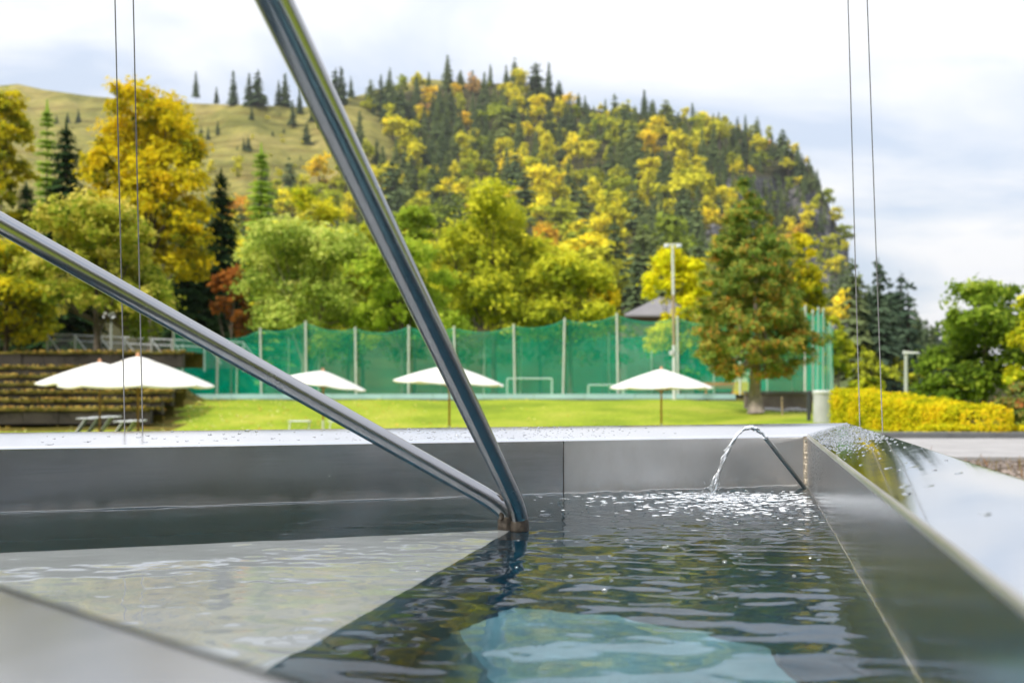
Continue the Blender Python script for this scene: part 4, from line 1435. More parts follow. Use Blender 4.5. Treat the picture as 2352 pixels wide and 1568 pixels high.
for k in range(60000):
    x = rt_.uniform(250, 1952); y = rt_.uniform(180, 800)
    if y < ridge(x) + 2: continue
    fm = float(forest_mask(x, y))
    if rt_.random() > fm: continue
    if y > 760 and x < 1400: continue
    if y < ridge(x) + 62 and 860 < x < 1275 and rt_.random() > 0.05: continue
    bare = max(float(rock_mask(np.array(x), np.array(y))), float(rock_mask(np.array(x), np.array(y - 25))))
    if x > 1600 and rt_.random() < bare * (0.82 if x < 1840 else 0.95): continue
    D = float(reach(x, y))
    cliff = x > 1640 and ridge(x) + 60 < y < 690
    if cliff and rt_.random() < 0.2: continue
    pc = 0.22
    if y < ridge(x) + 60: pc = 0.56
    if x < 1120 and y < 410: pc = 0.66
    if x > 1580: pc = max(pc, 0.58)
    if 1120 <= x <= 1560 and y < 330: pc = max(pc, 0.42)
    if y > 560 and x > 1350: pc = 0.4
    con = rt_.random() < pc
    h = rt_.uniform(15, 38) if con else rt_.uniform(15, 34)
    if cliff: h *= 0.6
    if x > 1275 and y < ridge(x) + 45: h *= rt_.uniform(0.45, 0.85)
    if x < 1000 and y > 415 and not con: h *= 0.75
    hp = h / D * F
    r0 = hp * (0.30 if con else 0.52)
    if not can_place(x, y, max(15.5, r0 * 1.05)): continue
    cands.append((hp, x, y, D, con, h))

cands.sort(reverse=True)
nC = nB_ = 0
mass = {True: [], False: []}
for hp, x, y, D, con, h in cands:
    X = (x - 1176) / F * D; Z = EYE + (901 - y) / F * D - 0.4
    rz = rt_.uniform(0, 6.28)
    if con: nC += 1
    else: nB_ += 1
    if (con and nC > 140) or (not con and nB_ > 295):
        mass[con].append((X, D, Z, h, rz)); continue
    me = (meC if con else meB)[int(rt_.integers(0, 8 if con else 10))]
    sx = h * rt_.uniform(0.7, 1.35)
    tone = float(np.clip(0.45 + 0.55 * mnoise.noise(Vector((x * 0.018, y * 0.022, 3.3))) + rt_.normal(0, 0.13), 0.02, 0.98))
    o = far_tree(con, me, (X, D, Z), (sx, sx, h), rz, tone)
    if x > 1640 and y < 690: where = 'on the cliff side of the mountain'
    elif y < ridge(x) + 75: where = 'along the crest of the mountain forest'
    elif y < 420: where = 'in the upper half of the mountain forest'
    elif x < 1000: where = 'at the forest edge below the alpine meadow'
    else: where = 'in the lower half of the mountain forest'
    if con:
        col_ = 'dark green' if tone < 0.4 else ('mid green' if tone < 0.8 else 'olive green'); nm_ = 'spruce'
    else:
        col_ = 'green' if tone < 0.2 else ('yellow-green' if tone < 0.4 else ('golden yellow' if tone < 0.7 else ('orange' if tone < 0.93 else 'brown'))); nm_ = 'broadleaf tree'
    tag(o, col_ + ' ' + nm_ + ' ' + where, 'tree', col_ + ' ' + nm_ + 's ' + where)
for con, items in mass.items():
    if not items: continue
    Vs, Qs, Ts, To = [], [], [], []
    off = 0
    for (X, Y, Z, h, rz) in items:
        pr = (protoC if con else protoB)[int(rt_.integers(0, 8))]
        V, Q, T = pr
        c, s = math.cos(rz), math.sin(rz)
        Vw = np.stack([(V[:, 0] * c - V[:, 1] * s) * h + X, (V[:, 0] * s + V[:, 1] * c) * h + Y, V[:, 2] * h + Z], -1)
        Vs.append(Vw); Qs.append(Q + off); off += len(V); Ts.append(T); To.append(np.full(len(Q), rt_.uniform(0.1, 0.8)))
    o = link('forest', mesh_np('forest', np.concatenate(Vs), np.concatenate(Qs), K['far_conifer_mass' if con else 'far_broad_mass'], fattr={'tint': np.concatenate(Ts), 'tone': np.concatenate(To)}))
    tag(o, 'far conifers of the mountain forest' if con else 'far broadleaf trees of the mountain forest', kind='stuff')
print('forest', nC, nB_, len(mass[True]), len(mass[False]))

# single trees on the alpine meadow and along its skyline
for (x, y, hp, kind_, wide) in [(450, 222, 62, 'c', 0.9), (497, 236, 38, 'c', 1.3), (536, 240, 82, 'c', 1.0), (572, 244, 80, 'c', 1.25), (592, 245, 88, 'c', 1.3),
                                (640, 244, 62, 'c', 1.2), (655, 243, 78, 'c', 1.4), (672, 290, 62, 'c', 1.2), (688, 260, 60, 'c', 1.0), (770, 242, 88, 'c', 1.3), (784, 243, 94, 'c', 1.3),
                                (806, 226, 52, 'c', 0.9), (578, 275, 32, 'c', 1.5), (570, 347, 36, 'c', 1.7), (560, 345, 30, 'c', 1.4), (462, 350, 62, 'c', 1.5),
                                (448, 352, 44, 'c', 1.5), (478, 322, 32, 'c', 1.3), (500, 308, 34, 'c', 1.2), (704, 330, 52, 'c', 1.7), (652, 306, 12, 'c', 2.0), (626, 312, 12, 'c', 2.0),
                                (865, 376, 58, 'c', 1.6), (826, 345, 96, 'c', 1.1), (842, 372, 60, 'b', 0.9), (545, 412, 56, 'b', 0.9), (484, 408, 40, 'b', 0.8),
                                (686, 418, 22, 'b', 0.8), (893, 322, 44, 'b', 1.0), (270, 262, 58, 'c', 0.9), (180, 286, 36, 'c', 1.8), (155, 284, 28, 'c', 1.8), (130, 286, 22, 'c', 1.8),
                                (58, 296, 28, 'c', 1.5), (735, 300, 40, 'c', 1.4), (720, 282, 46, 'c', 1.2), (1053, 190, 20, 'c', 1.6), (1098, 203, 22, 'b', 1.3), (1125, 202, 18, 'b', 1.2),
                                (875, 255, 88, 'c', 1.2), (922, 262, 70, 'c', 1.2), (845, 262, 40, 'b', 1.2), (640, 412, 30, 'b', 1.1), (610, 430, 42, 'c', 1.2), (460, 420, 36, 'b', 1.0)] + [(float(rt_.uniform(400, 900)), float(rt_.uniform(262, 430)), float(rt_.uniform(7, 15)), 'b' if k_ % 3 else 'c', 1.5) for k_ in range(34)]:
    if y < ridge(x) + 4 and x > 900: continue
    D = float(reach(x, min(y, 901)))
    D *= 1.0
    h = hp / F * D
    con = kind_ == 'c'
    wd_ = h * (1 + (wide - 1) * 0.5) * 0.85
    o = far_tree(con, (meC if con else meB)[int(rt_.integers(0, 5))], ((x - 1176) / F * D, D, EYE + (901 - y) / F * D - 0.03 * h), (wd_, wd_, h), rt_.uniform(0, 6), 0.25 * rt_.random() if con else 0.2 + 0.3 * rt_.random())
    if y < 262 and con:
        tag(o, 'dark spruce standing on the skyline ridge above the meadow', 'tree', 'spruces on the meadow ridge')
    elif con:
        tag(o, 'lone dark conifer on the open alpine meadow', 'tree', 'single conifers on the meadow')
    else:
        tag(o, 'small yellowing tree at the border of the alpine meadow', 'tree', 'small broadleaf trees by the meadow')

# dark conifers of the wooded spur on the right
spur = []
for k in range(4000):
    x = rt_.uniform(1958, 2240); y = rt_.uniform(735, 905)
    if y < ridge(x): continue
    D = float(reach(x, y))
    if all((x - a) ** 2 + ((y - b) * 1.2) ** 2 > 12.5 ** 2 for a, b in spur):
        spur.append((x, y))
        h = rt_.uniform(13, 20) * (0.95 if x < 2080 else 0.85)
        con = rt_.random() < 0.86 or y < 800
        if not con: h *= 0.45
        o = far_tree(con, (meD if con else meB)[int(rt_.integers(0, 4))], ((x - 1176) / F * D, D, EYE + (901 - y) / F * D - 0.5), (h * 0.9, h * 0.9, h), rt_.uniform(0, 6), float(rt_.random()) * (1 if con else 0.5))
        if con:
            wh = 'between the cliff foot and the cables' if x < 2000 else ('between the right cables and the street lamp' if x < 2085 else 'between the street lamp and the green tree')
            tag(o, 'dark blue-green spruce on the wooded spur, ' + wh, 'tree', 'dark spruces on the spur, ' + wh)
        else: tag(o, 'yellow-green bushy tree at the foot of the wooded spur', 'tree', 'bushy trees below the spur')

# ------------------------------------------------------------------ trees of the middle distance
def z_at(x, Y):
    return float(ground((x - 1176) / F * Y, Y)) - 0.1


broad_tree('broadleaf_tree', 'tall gold and green tree cut by the picture\'s left edge', -10, 215, 560, 150, 78, K['gold_edge'], 1, z0=4, nclump=420)
conifer_tree('larch_tree', 'pale green larch beside the dark spruce, behind the gold tree', 108, 240, 120, 92, K['larch'], 2, z0=4, power=0.75, droop=0.1)
conifer_tree('spruce_tree', 'large dark spruce between the larch and the yellow maple', 152, 285, 190, 86, K['spruce'], 3, z0=4, power=0.7)


def maple_lobes(w, h, b):
    r_ = np.random.default_rng(8)
    out = []
    for (fx, fz, s) in [(-.10, .92, .20), (.05, .90, .19), (.17, .80, .20), (-.22, .78, .22), (-.02, .74, .25), (.30, .66, .17), (-.30, .58, .22), (.10, .58, .24), (.33, .50, .17),
                        (-.28, .40, .22), (.02, .42, .24), (.32, .34, .19), (-.18, .22, .20), (.38, .20, .16), (.12, .26, .2), (.28, .08, .17), (.42, .10, .12), (-.02, .12, .16), (-.38, .68, .14)]:
        out.append(((fx * w, r_.uniform(-.28, .28) * w, b + fz * h), (s * w, s * w * .9, s * h * .55)))
    return out


broad_tree('maple_tree', 'big bright yellow and orange maple rising over the terraces', 345, 205, 650, 285, 74, K['maple'], 4, z0=3.5, nclump=760, per=30, lobes=maple_lobes, grad=0.32, lsize=0.2, fill=0.18, crad=0.62)
broad_tree('lime_tree', 'rounded olive-yellow tree with dark trunk behind the parasols', 222, 468, 800, 310, 50, K['lime_front'], 5, z0=3.6, nclump=640, per=30, lsize=0.125, grad=0.5, tr=0.19, crad=0.42)
broad_tree('broadleaf_tree', 'green-gold tree at the left edge below the handrail', 15, 560, 812, 230, 56, K['gold_edge'], 6, z0=3.7, nclump=480, lsize=0.15, grad=0.2, crad=0.45)
conifer_tree('spruce_tree', 'dark spruce between the yellow maple and the pale larch', 508, 395, 190, 80, K['spruce'], 7, z0=1.6, power=0.75)
conifer_tree('spruce_tree', 'dark spruce in the shade below the yellow maple', 430, 520, 170, 78, K['spruce'], 17, z0=1.8, power=0.75)
conifer_tree('spruce_tree', 'dark spruce behind the left end of the handrail', 60, 420, 170, 90, K['spruce'], 27, z0=3.9, power=0.75)
conifer_tree('larch_tree', 'tall pale green larch beside the dark spruce, before the meadow', 600, 338, 130, 88, K['larch'], 8, z0=1.6, power=0.62, droop=0.12)
broad_tree('rust_tree', 'small rust-orange tree among dark spruces behind the net', 532, 612, 790, 90, 72, K['rust'], 9, nclump=150, lsize=0.16, nl=8)
broad_tree('willow_tree', 'pale grey-green spreading tree behind the net', 700, 505, 800, 300, 66, K['willow'], 10, nclump=620, lsize=0.16, trunk=M['bark_pale'], grad=0.2)
broad_tree('broadleaf_tree', 'yellow-green tree above the pale spreading tree', 715, 448, 720, 190, 84, K['yellowgreen'], 11, nclump=330, lsize=0.19)
broad_tree('broadleaf_tree', 'fresh green tree crossed by the upper handrail', 925, 560, 830, 250, 63, K['bright'], 12, nclump=520, lsize=0.16, grad=0.3)
broad_tree('broadleaf_tree', 'small bright lime green tree right of the upper handrail', 950, 480, 640, 115, 90, K['bright'], 13, nclump=200, lsize=0.2, grad=0.4)
broad_tree('broadleaf_tree', 'big olive-gold tree in the middle, behind the net', 1135, 440, 800, 270, 72, K['olive'], 14, nclump=720, lsize=0.17, grad=0.2)
broad_tree('broadleaf_tree', 'low gold-green tree between the olive-gold tree and the house', 1310, 600, 800, 220, 70, K['olive'], 15, nclump=430, lsize=0.17, grad=0.35)
broad_tree('broadleaf_tree', 'clear yellow tree in front of the house, behind the lamp mast', 1556, 570, 820, 150, 68, K['sunny'], 16, nclump=360, lsize=0.16, grad=0.2)
broad_tree('broadleaf_tree', 'olive-gold tree filling the gap beside the upper handrail', 830, 500, 760, 150, 88, K['olive'], 18, nclump=280, lsize=0.2)
broad_tree('broadleaf_tree', 'green tree behind the net, below the clear yellow tree', 1600, 720, 900, 200, 78, K['green'], 19, nclump=300, lsize=0.2, grad=0.3)
broad_tree('broadleaf_tree', 'yellow and olive tree right behind the pine', 1822, 525, 850, 140, 62, K['gold_edge'], 20, nclump=420, lsize=0.15, grad=0.5)
broad_tree('broadleaf_tree', 'thin yellow tree at the foot of the cliff, beside the side net', 1925, 720, 905, 70, 74, K['olive'], 21, nclump=150, lsize=0.17, nl=7)
broad_tree('broadleaf_tree', 'large full green tree right of the street lamp', 2262, 655, 950, 270, 44, K['green'], 22, z0=0.8, nclump=540, lsize=0.13, grad=0.3, fill=0.12, crad=0.40)
broad_tree('broadleaf_tree', 'yellow-green tree cut by the picture\'s right edge', 2400, 600, 950, 150, 40, K['yellowgreen'], 23, z0=0.8, nclump=300, lsize=0.12)
broad_tree('broadleaf_tree', 'low yellow bush behind the hedge, left of the street lamp', 1990, 862, 905, 70, 52, K['olive'], 24, z0=0.9, nclump=110, lsize=0.12, nl=6)
broad_tree('shrub', 'red-tinged green shrub behind the path, beside the hedge end', 2300, 905, 1000, 120, 23.5, K['shrub'], 25, z0=0.95, nclump=210, per=22, lsize=0.045, cat='shrub', nl=9, tr=0.03)
broad_tree('shrub', 'dense dark shrub at the right edge behind the path', 2365, 880, 1002, 110, 24.5, K['shrub'], 26, z0=0.95, nclump=200, per=22, lsize=0.045, cat='shrub', nl=9, tr=0.03)
broad_tree('broadleaf_tree', 'yellow-green tree between the larch and the pale spreading tree', 645, 505, 790, 130, 90, K['yellowgreen'], 41, nclump=260, lsize=0.2)
broad_tree('broadleaf_tree', 'green-gold tree seen between the handrail and the olive-gold tree', 1015, 520, 800, 150, 82, K['olive'], 42, nclump=300, lsize=0.19)
broad_tree('broadleaf_tree', 'gold tree just right of the big olive-gold tree', 1240, 555, 800, 140, 86, K['yellowgreen'], 43, nclump=280, lsize=0.2)
broad_tree('broadleaf_tree', 'tan-orange tree left of the house roof', 1385, 640, 800, 95, 84, K['maple'], 44, nclump=200, lsize=0.19)
broad_tree('broadleaf_tree', 'olive tree low behind the middle of the net', 800, 600, 830, 170, 74, K['olive'], 45, nclump=330, lsize=0.17)
# dark undergrowth behind the terraces and the net: one mass
C, Nn, Tt, Sz = broad_points([(P(x, 800, Y_) + np.array([0, 0, dz]), (4.2, 1.6, 2.6)) for x, Y_, dz in
                              [(-40, 84, 1.5), (120, 86, 2.0), (300, 88, 2), (440, 88, 1), (620, 92, 0), (800, 92, 0), (1000, 94, 0), (1200, 94, 0), (1400, 96, 0)]],
                             420, 20, 0.9, 0.26, 91, 0.1, 0.2)
V, Q, T = leaves_mesh('x', C, Nn, Sz, Tt, None)
tag(link('undergrowth', mesh_np('undergrowth', V, Q, K['under'], fattr={'tint': T})), 'dark undergrowth behind the terraces and nets', kind='stuff')


# the pine
def pine_lobes(w, h, b):
    """boughs set along the pine's own outline: a tall uneven cone"""
    r_ = np.random.default_rng(4)
    pf = np.array([(0.0, .20), (.06, .38), (.14, .46), (.25, .49), (.36, .46), (.46, .40), (.56, .35), (.68, .27), (.80, .18), (.90, .10), (.97, .04)])
    out = []
    for fz, hw in [(z_, float(np.interp(z_, pf[:, 0], pf[:, 1]))) for z_ in np.linspace(0.02, 0.97, 22)]:
        nn_ = 2 if hw < 0.1 else (3 if hw < 0.25 else 5)
        a0 = r_.uniform(0, 6.28)
        for k in range(nn_):
            a = a0 + 6.283 * k / nn_ + r_.uniform(-.4, .4)
            rr1 = hw * w * r_.uniform(0.45, 0.95)
            sz = max(0.035, 0.28 * hw * r_.uniform(0.75, 1.3))
            out.append((((-0.09 * fz + 0.01) * w + rr1 * math.cos(a), rr1 * math.sin(a) * 0.9, b + h * (fz + r_.uniform(-.02, .02))), (sz * w * 1.25, sz * w * 1.25, sz * w * 0.8)))
    return out


broad_tree('pine_tree', 'tall green and rusty pine in front of the cliff, trunk bare below', 1737, 408, 872, 276, 41, K['pine'], 31, z0=1.15, nclump=1500, per=44, lsize=0.10, lobes=pine_lobes, needle=True,
           trunk=M['bark_pale'], grad=-0.25, tr=0.27, crad=0.22, fill=0.2, lean=(0.05, 0))

# ------------------------------------------------------------------ hedge
hb = empty('hedge', (0, 0, 0))
tag(hb, 'clipped yellow-green hedge sloping down beside the path', 'hedge')
Cs, Ns, Ts = [], [], []
pa, pb = P(1952, 896, 30.0), P(2262, 940, 21.9)
for k in range(15000):
    t = rg.random()
    c = pa + (pb - pa) * t
    top = c[2] + 0.05 * math.sin(t * 21) * 0.5
    bot = 0.98
    d2 = (pb - pa)[:2]; d2 = d2 / np.linalg.norm(d2); nrm = np.array([-d2[1], d2[0]])
    if nrm[1] > 0: nrm = -nrm
    f_ = rg.random()
    thick = 0.55
    if f_ < 0.62:
        p = np.array([c[0], c[1], bot + (top - bot) * rg.random()]); p[:2] += nrm * (thick + rg.normal(0, 0.05)); nn = np.array([nrm[0], nrm[1], 0.35])
    elif f_ < 0.92:
        p = np.array([c[0], c[1], top + rg.normal(0, 0.035)]); p[:2] += nrm * rg.uniform(-thick, thick); nn = np.array([0, 0, 1.0])
    else:
        p = np.array([c[0], c[1], bot + (top - bot) * rg.random()]); p[:2] += nrm * rg.uniform(-thick, thick); nn = np.array([nrm[0], nrm[1], 0.5])
    Cs.append(p); Ns.append(nn + rg.normal(0, 0.45, 3)); Ts.append(0.5 + 0.45 * mnoise.noise(Vector((p[0] * 1.3, p[1] * 1.3, p[2] * 1.6))) + rg.normal(0, 0.14))
for k in range(900):       # rounded far end
    a_ = rg.uniform(0, 6.283); zz_ = rg.random()
    p = np.array([pb[0] + math.cos(a_) * 0.55, pb[1] + math.sin(a_) * 0.55, 0.98 + (pb[2] - 0.98) * zz_])
    Cs.append(p); Ns.append(np.array([math.cos(a_), math.sin(a_), 0.4]) + rg.normal(0, 0.4, 3)); Ts.append(0.6 + rg.normal(0, 0.16))
for k in range(2600):      # low front row by the path
    t = rg.random()
    xx = 9.0 + 2.2 * t; yy = 21.75 + rg.uniform(-0.2, 0.5)
    p = np.array([xx, yy, 0.98 + 0.30 * rg.random() ** 0.7])
    Cs.append(p); Ns.append(np.array([0, -0.6, 0.6]) + rg.normal(0, 0.4, 3)); Ts.append(0.45 + rg.normal(0, 0.16))
V, Q, T = leaves_mesh('x', np.array(Cs), np.array(Ns), 0.05 * rg.uniform(0.7, 1.4, len(Cs)), np.array(Ts), None)
link('leaves', mesh_np('leaves', V, Q, K['hedge'], fattr={'tint': T}), hb)
mb = MB()
dd = pb - pa; an = math.atan2(dd[1], dd[0]); ln = np.linalg.norm(dd[:2])
for k in range(12):
    c0 = pa + dd * (k + 0.5) / 12
    zt = c0[2] - 0.09
    zt -= 0.06 + (0.12 if k == 11 else 0)
    mb.box((c0[0], c0[1], (zt + 0.9) / 2), (ln / 12 * 1.02, 0.72, zt - 0.9), an)
M['hedge_core'] = plain('hedge_twigs', (0.16, 0.15, 0.02), 0.9, var=0.5, scale=6, bump=0.6)
mb.build('twigs', M['hedge_core'], hb)


# ------------------------------------------------------------------ parasols
def parasol(x, ytop, width, yedge, Y, label, tilt=0.0, wood='wood', sleeve=True, rot=0.0, hfac=1.0):
    X = (x - 1176) / F * Y
    z0 = float(ground(X, Y))
    r = width / F * Y / 2
    ze = EYE + (901 - yedge) / F * Y - z0
    zt = EYE + (901 - ytop) / F * Y - z0
    root = empty('parasol', (X, Y, z0)); tag(root, label, 'parasol', 'white parasols on the lawn')
    top = Vector((0, 0, zt - 0.10))
    hub = empty('dummy')
    bpy.data.objects.remove(hub)
    T_ = math.tan(tilt)

    def tl(x_, y_, z_):
        return (x_, y_, z_ - T_ * x_ if z_ > ze - 0.35 else z_)
    n = 8
    # canopy: eight gores, each sagging a little between the ribs
    vs, fs = [], []
    rings = 7
    sub = 4
    for i in range(rings):
        f_ = 0.10 + 0.90 * i / (rings - 1)
        for k in range(n * sub):
            a = rot + 2 * math.pi * k / (n * sub)
            fr = (k % sub) / sub
            chord = math.cos(math.pi / n) / math.cos(math.pi / n - (fr * 2 * math.pi / n)) if fr > 0 else 1.0
            rr1 = r * f_ * chord
            sag = math.sin(math.pi * fr) * 0.035 * f_
            z = ze + (zt - 0.045 - ze) * (1 - f_) ** 0.98 - sag + (0.025 * math.sin(math.pi * f_))
            vs.append(tl(rr1 * math.cos(a), rr1 * math.sin(a), z))
    m_ = n * sub
    for i in range(rings - 1):
        for k in range(m_):
            k2 = (k + 1) % m_
            fs.append((i * m_ + k, (i + 1) * m_ + k, (i + 1) * m_ + k2, i * m_ + k2))
    # short hem
    b0 = len(vs)
    for k in range(m_):
        v = vs[(rings - 1) * m_ + k]
        vs.append((v[0] * 0.995, v[1] * 0.995, v[2] - 0.035))
    for k in range(m_):
        k2 = (k + 1) % m_
        fs.append(((rings - 1) * m_ + k, b0 + k, b0 + k2, (rings - 1) * m_ + k2))
    mb = MB(); mb.add(vs, fs); mb.build('canopy', M['parasol'], root)
    # vent cap
    vs, fs = [], []
    for i, f_ in enumerate((0.012, 0.12, 0.24)):
        for k in range(n):
            a = rot + 2 * math.pi * k / n
            z = zt - 0.055 - (0.0, 0.04, 0.105)[i] * (zt - ze) / 0.62
            vs.append(tl(r * f_ * math.cos(a), r * f_ * math.sin(a), z))
    for i in range(2):
        for k in range(n):
            k2 = (k + 1) % n
            fs.append((i * n + k, (i + 1) * n + k, (i + 1) * n + k2, i * n + k2))
    mb = MB(); mb.add(vs, fs); mb.build('vent_cap', M['parasol'], root)
    mb = MB(); mb.lathe([(0.001, 0.085), (0.03, 0.075), (0.042, 0.045), (0.038, 0.015), (0.05, 0.0), (0.05, -0.012)], 12, (0, 0, zt - 0.06)); mb.build('finial', M['finial'], root, smooth=True)
    zs = ze * 0.50 if sleeve else 0.5
    mb = MB(); mb.tube([(0, 0, zs - 0.02), (0, 0, ze), (0, 0, zt - 0.05)], 0.026, 12); mb.build('pole', M[wood], root, smooth=True, auto=50)
    mb = MB(); mb.tube([(0, 0, 0), (0, 0, zs)], 0.031, 12); mb.build('ground_sleeve', M['white_metal'] if sleeve else M[wood], root, smooth=True, auto=50)
    mb = MB(); mb.lathe([(0.0, 0.05), (0.22, 0.05), (0.24, 0.03), (0.24, 0.0)], 20); mb.build('base_plate', M['galv'], root)
    for k in range(n):
        a = rot + 2 * math.pi * k / n
        p0 = tl(0.04 * math.cos(a), 0.04 * math.sin(a), zt - 0.16)
        p1 = tl(r * 0.985 * math.cos(a), r * 0.985 * math.sin(a), ze - 0.012)
        mb = MB(); mb.tube([p0, tuple((np.array(p0) + np.array(p1)) / 2 + np.array([0, 0, -0.01])), p1], 0.011, 6)
        rb = mb.build('rib', M[wood], root)
        mb = MB(); mb.tube([(0.035 * math.cos(a), 0.035 * math.sin(a), ze - 0.12), tuple((np.array(p0) * 0.45 + np.array(p1) * 0.55))], 0.009, 6)
        mb.build('strut', M[wood], rb)
    return root


parasol(317, 812, 340, 885, 20.4, 'largest white parasol, in front on the left, over the terraces', wood='wood_dark', sleeve=False, rot=0.39)
parasol(229, 826, 272, 880, 24.6, 'white parasol half hidden behind the largest one', wood='wood_dark', sleeve=False, rot=0.39)
parasol(742, 847, 196, 882, 30.0, 'small tilted white parasol between the two handrails', tilt=R(8), rot=0.2)
parasol(1032, 833, 262, 878, 26.0, 'white parasol half covered by the upper handrail', tilt=R(2.6), rot=0.3)
parasol(1519, 843, 238, 889, 28.8, 'white parasol standing alone in front of the pine', rot=0.0)


# ------------------------------------------------------------------ sun loungers
def lounger_proto():
    root = empty('sun_lounger')
    # lies along +X (head end at +X), 0.66 wide
    mb = MB()
    for s in (-0.31, 0.31):
        mb.tube([(-0.95, s, 0.34), (0.35, s, 0.34)], 0.017, 8)
    mb.tube([(-0.95, -0.31, 0.34), (-0.95, 0.31, 0.34)], 0.017, 8)
    mb.build('side_rails', M['white_metal'], root)
    for (a, b) in ((-0.75, -0.31), (-0.75, 0.31), (0.25, -0.31), (0.25, 0.31)):
        mb = MB(); mb.tube([(a, b, 0.34), (a - 0.07, b, 0.0)], 0.016, 8); mb.build('leg', M['white_metal'], root)
    mb = MB()
    for s in (-0.31, 0.31):
        mb.tube([(0.30, s, 0.34), (0.66, s, 0.88)], 0.018, 8)
    mb.build('backrest_frame', M['white_metal'], root)
    mb = MB()
    for s in (-0.33, 0.33):
        mb.tube([(0.40, s, 0.90), (0.92, s, 0.90)], 0.015, 8)
    mb.tube([(0.40, -0.33, 0.90), (0.40, 0.33, 0.90)], 0.015, 8); mb.tube([(0.92, -0.33, 0.90), (0.92, 0.33, 0.90)], 0.015, 8)
    mb.add([(0.41, -0.32, 0.905), (0.91, -0.32, 0.905), (0.91, 0.32, 0.905), (0.41, 0.32, 0.905)], [(0, 1, 2, 3)])
    mb.build('sun_visor', M['white_metal'], root)
    mb = MB(); mb.box((-0.32, 0, 0.345), (1.24, 0.56, 0.02)); mb.build('seat_sling', M['sling'], root)
    mb = MB()
    mb.add([(0.30, -0.28, 0.35), (0.30, 0.28, 0.35), (0.64, 0.28, 0.86), (0.64, -0.28, 0.86), (0.32, -0.28, 0.34), (0.32, 0.28, 0.34), (0.66, 0.28, 0.85), (0.66, -0.28, 0.85)],
           [(0, 1, 2, 3), (7, 6, 5, 4), (0, 4, 5, 1), (3, 2, 6, 7), (0, 3, 7, 4), (1, 5, 6, 2)])
    mb.build('back_sling', M['sling'], root)
    return root


LP = lounger_proto()
first = True
for (x, Y, rz, lab) in [(150, 32.5, R(12), 'white framed sun lounger, leftmost in the row under the parasols'), (178, 32.8, R(12), 'white framed sun lounger, second in the row under the parasols'),
                        (207, 33.0, R(12), 'white framed sun lounger, third in the row under the parasols'), (236, 31.6, R(8), 'white framed sun lounger, fourth in the row, beside the parasol pole'),
                        (262, 31.8, R(8), 'white framed sun lounger, last of the row under the parasols'), (680, 31.5, R(92), 'white sun lounger seen end-on, left of the small tilted parasol'),
                        (765, 31.5, R(80), 'white sun lounger seen end-on, right of the small tilted parasol')]:
    if first:
        o = LP; kids = []
    else:
        o = LP.copy(); COL.objects.link(o)
        for ch_ in list(LP.children):
            if x > 600 and ch_.name.startswith('back_sling'): continue
            c = ch_.copy(); COL.objects.link(c); c.parent = o
    first = False
    X = (x - 1176) / F * Y
    o.location = (X, Y, float(ground(X, Y))); o.rotation_euler = (0, 0, rz)
    tag(o, lab, 'sun lounger', 'white sun loungers on the lawn')

# ------------------------------------------------------------------ ball nets
def net_fence(label, posts, matr, cordm, base_z, skip=()):
    """posts: list of (x, y_top, Y)"""
    pw = []
    for (x, yt, Y) in posts:
        X = (x - 1176) / F * Y
        pw.append((X, Y, base_z(X, Y), EYE + (901 - yt) / F * Y))
    root = empty('net_fence', (pw[0][0], pw[0][1], pw[0][2])); tag(root, label, 'net fence', 'green ball nets round the playing field')
    o0 = np.array(pw[0][:3])
    for (X, Y, zb, zt) in pw:
        lx = rg.normal(0, 0.05)
        mb = MB(); mb.tube([tuple(np.array((X - lx, Y, zb - 0.15)) - o0), tuple(np.array((X, Y, zt)) - o0)], 0.055, 10)
        ps = mb.build('post', M['netpost'], root, smooth=True, auto=50)
        mb = MB(); mb.lathe([(0.0, 0.03), (0.05, 0.02), (0.062, -0.02)], 10, tuple(np.array((X, Y, zt)) - o0)); mb.build('post_cap', M['netpost'], ps)
    for i in range(len(pw) - 1):
        if i in skip: continue
        a, b = np.array(pw[i]), np.array(pw[i + 1])
        nx_, nz_ = 12, 9
        vs, fs, cord = [], [], []
        L_ = np.linalg.norm(b[:2] - a[:2])
        sag = min(0.42, 0.065 * L_ + 0.08)
        for j in range(nx_ + 1):
            t = j / nx_
            p = a + (b - a) * t
            ztop = p[3] - 0.08 - sag * 4 * t * (1 - t)
            for k in range(nz_ + 1):
                f_ = k / nz_
                z = p[2] + 0.02 + (ztop - p[2]) * f_
                bulge = 0.06 * math.sin(math.pi * t) * math.sin(math.pi * f_ * 1.1) + 0.03 * mnoise.noise(Vector((p[0] * 0.8, z, i)))
                vs.append((p[0] - o0[0], p[1] + 0.07 + bulge - o0[1], z - o0[2]))
            cord.append((p[0] - o0[0], p[1] + 0.07 - o0[1], ztop - o0[2]))
        for j in range(nx_):
            for k in range(nz_):
                v0 = j * (nz_ + 1) + k
                fs.append((v0, v0 + nz_ + 1, v0 + nz_ + 2, v0 + 1))
        mb = MB(); mb.add(vs, fs); ob = mb.build('net_panel', matr, root, smooth=True)
        mb = MB(); mb.tube(cord, 0.018, 5); mb.build('top_cord', cordm, ob)
    return root


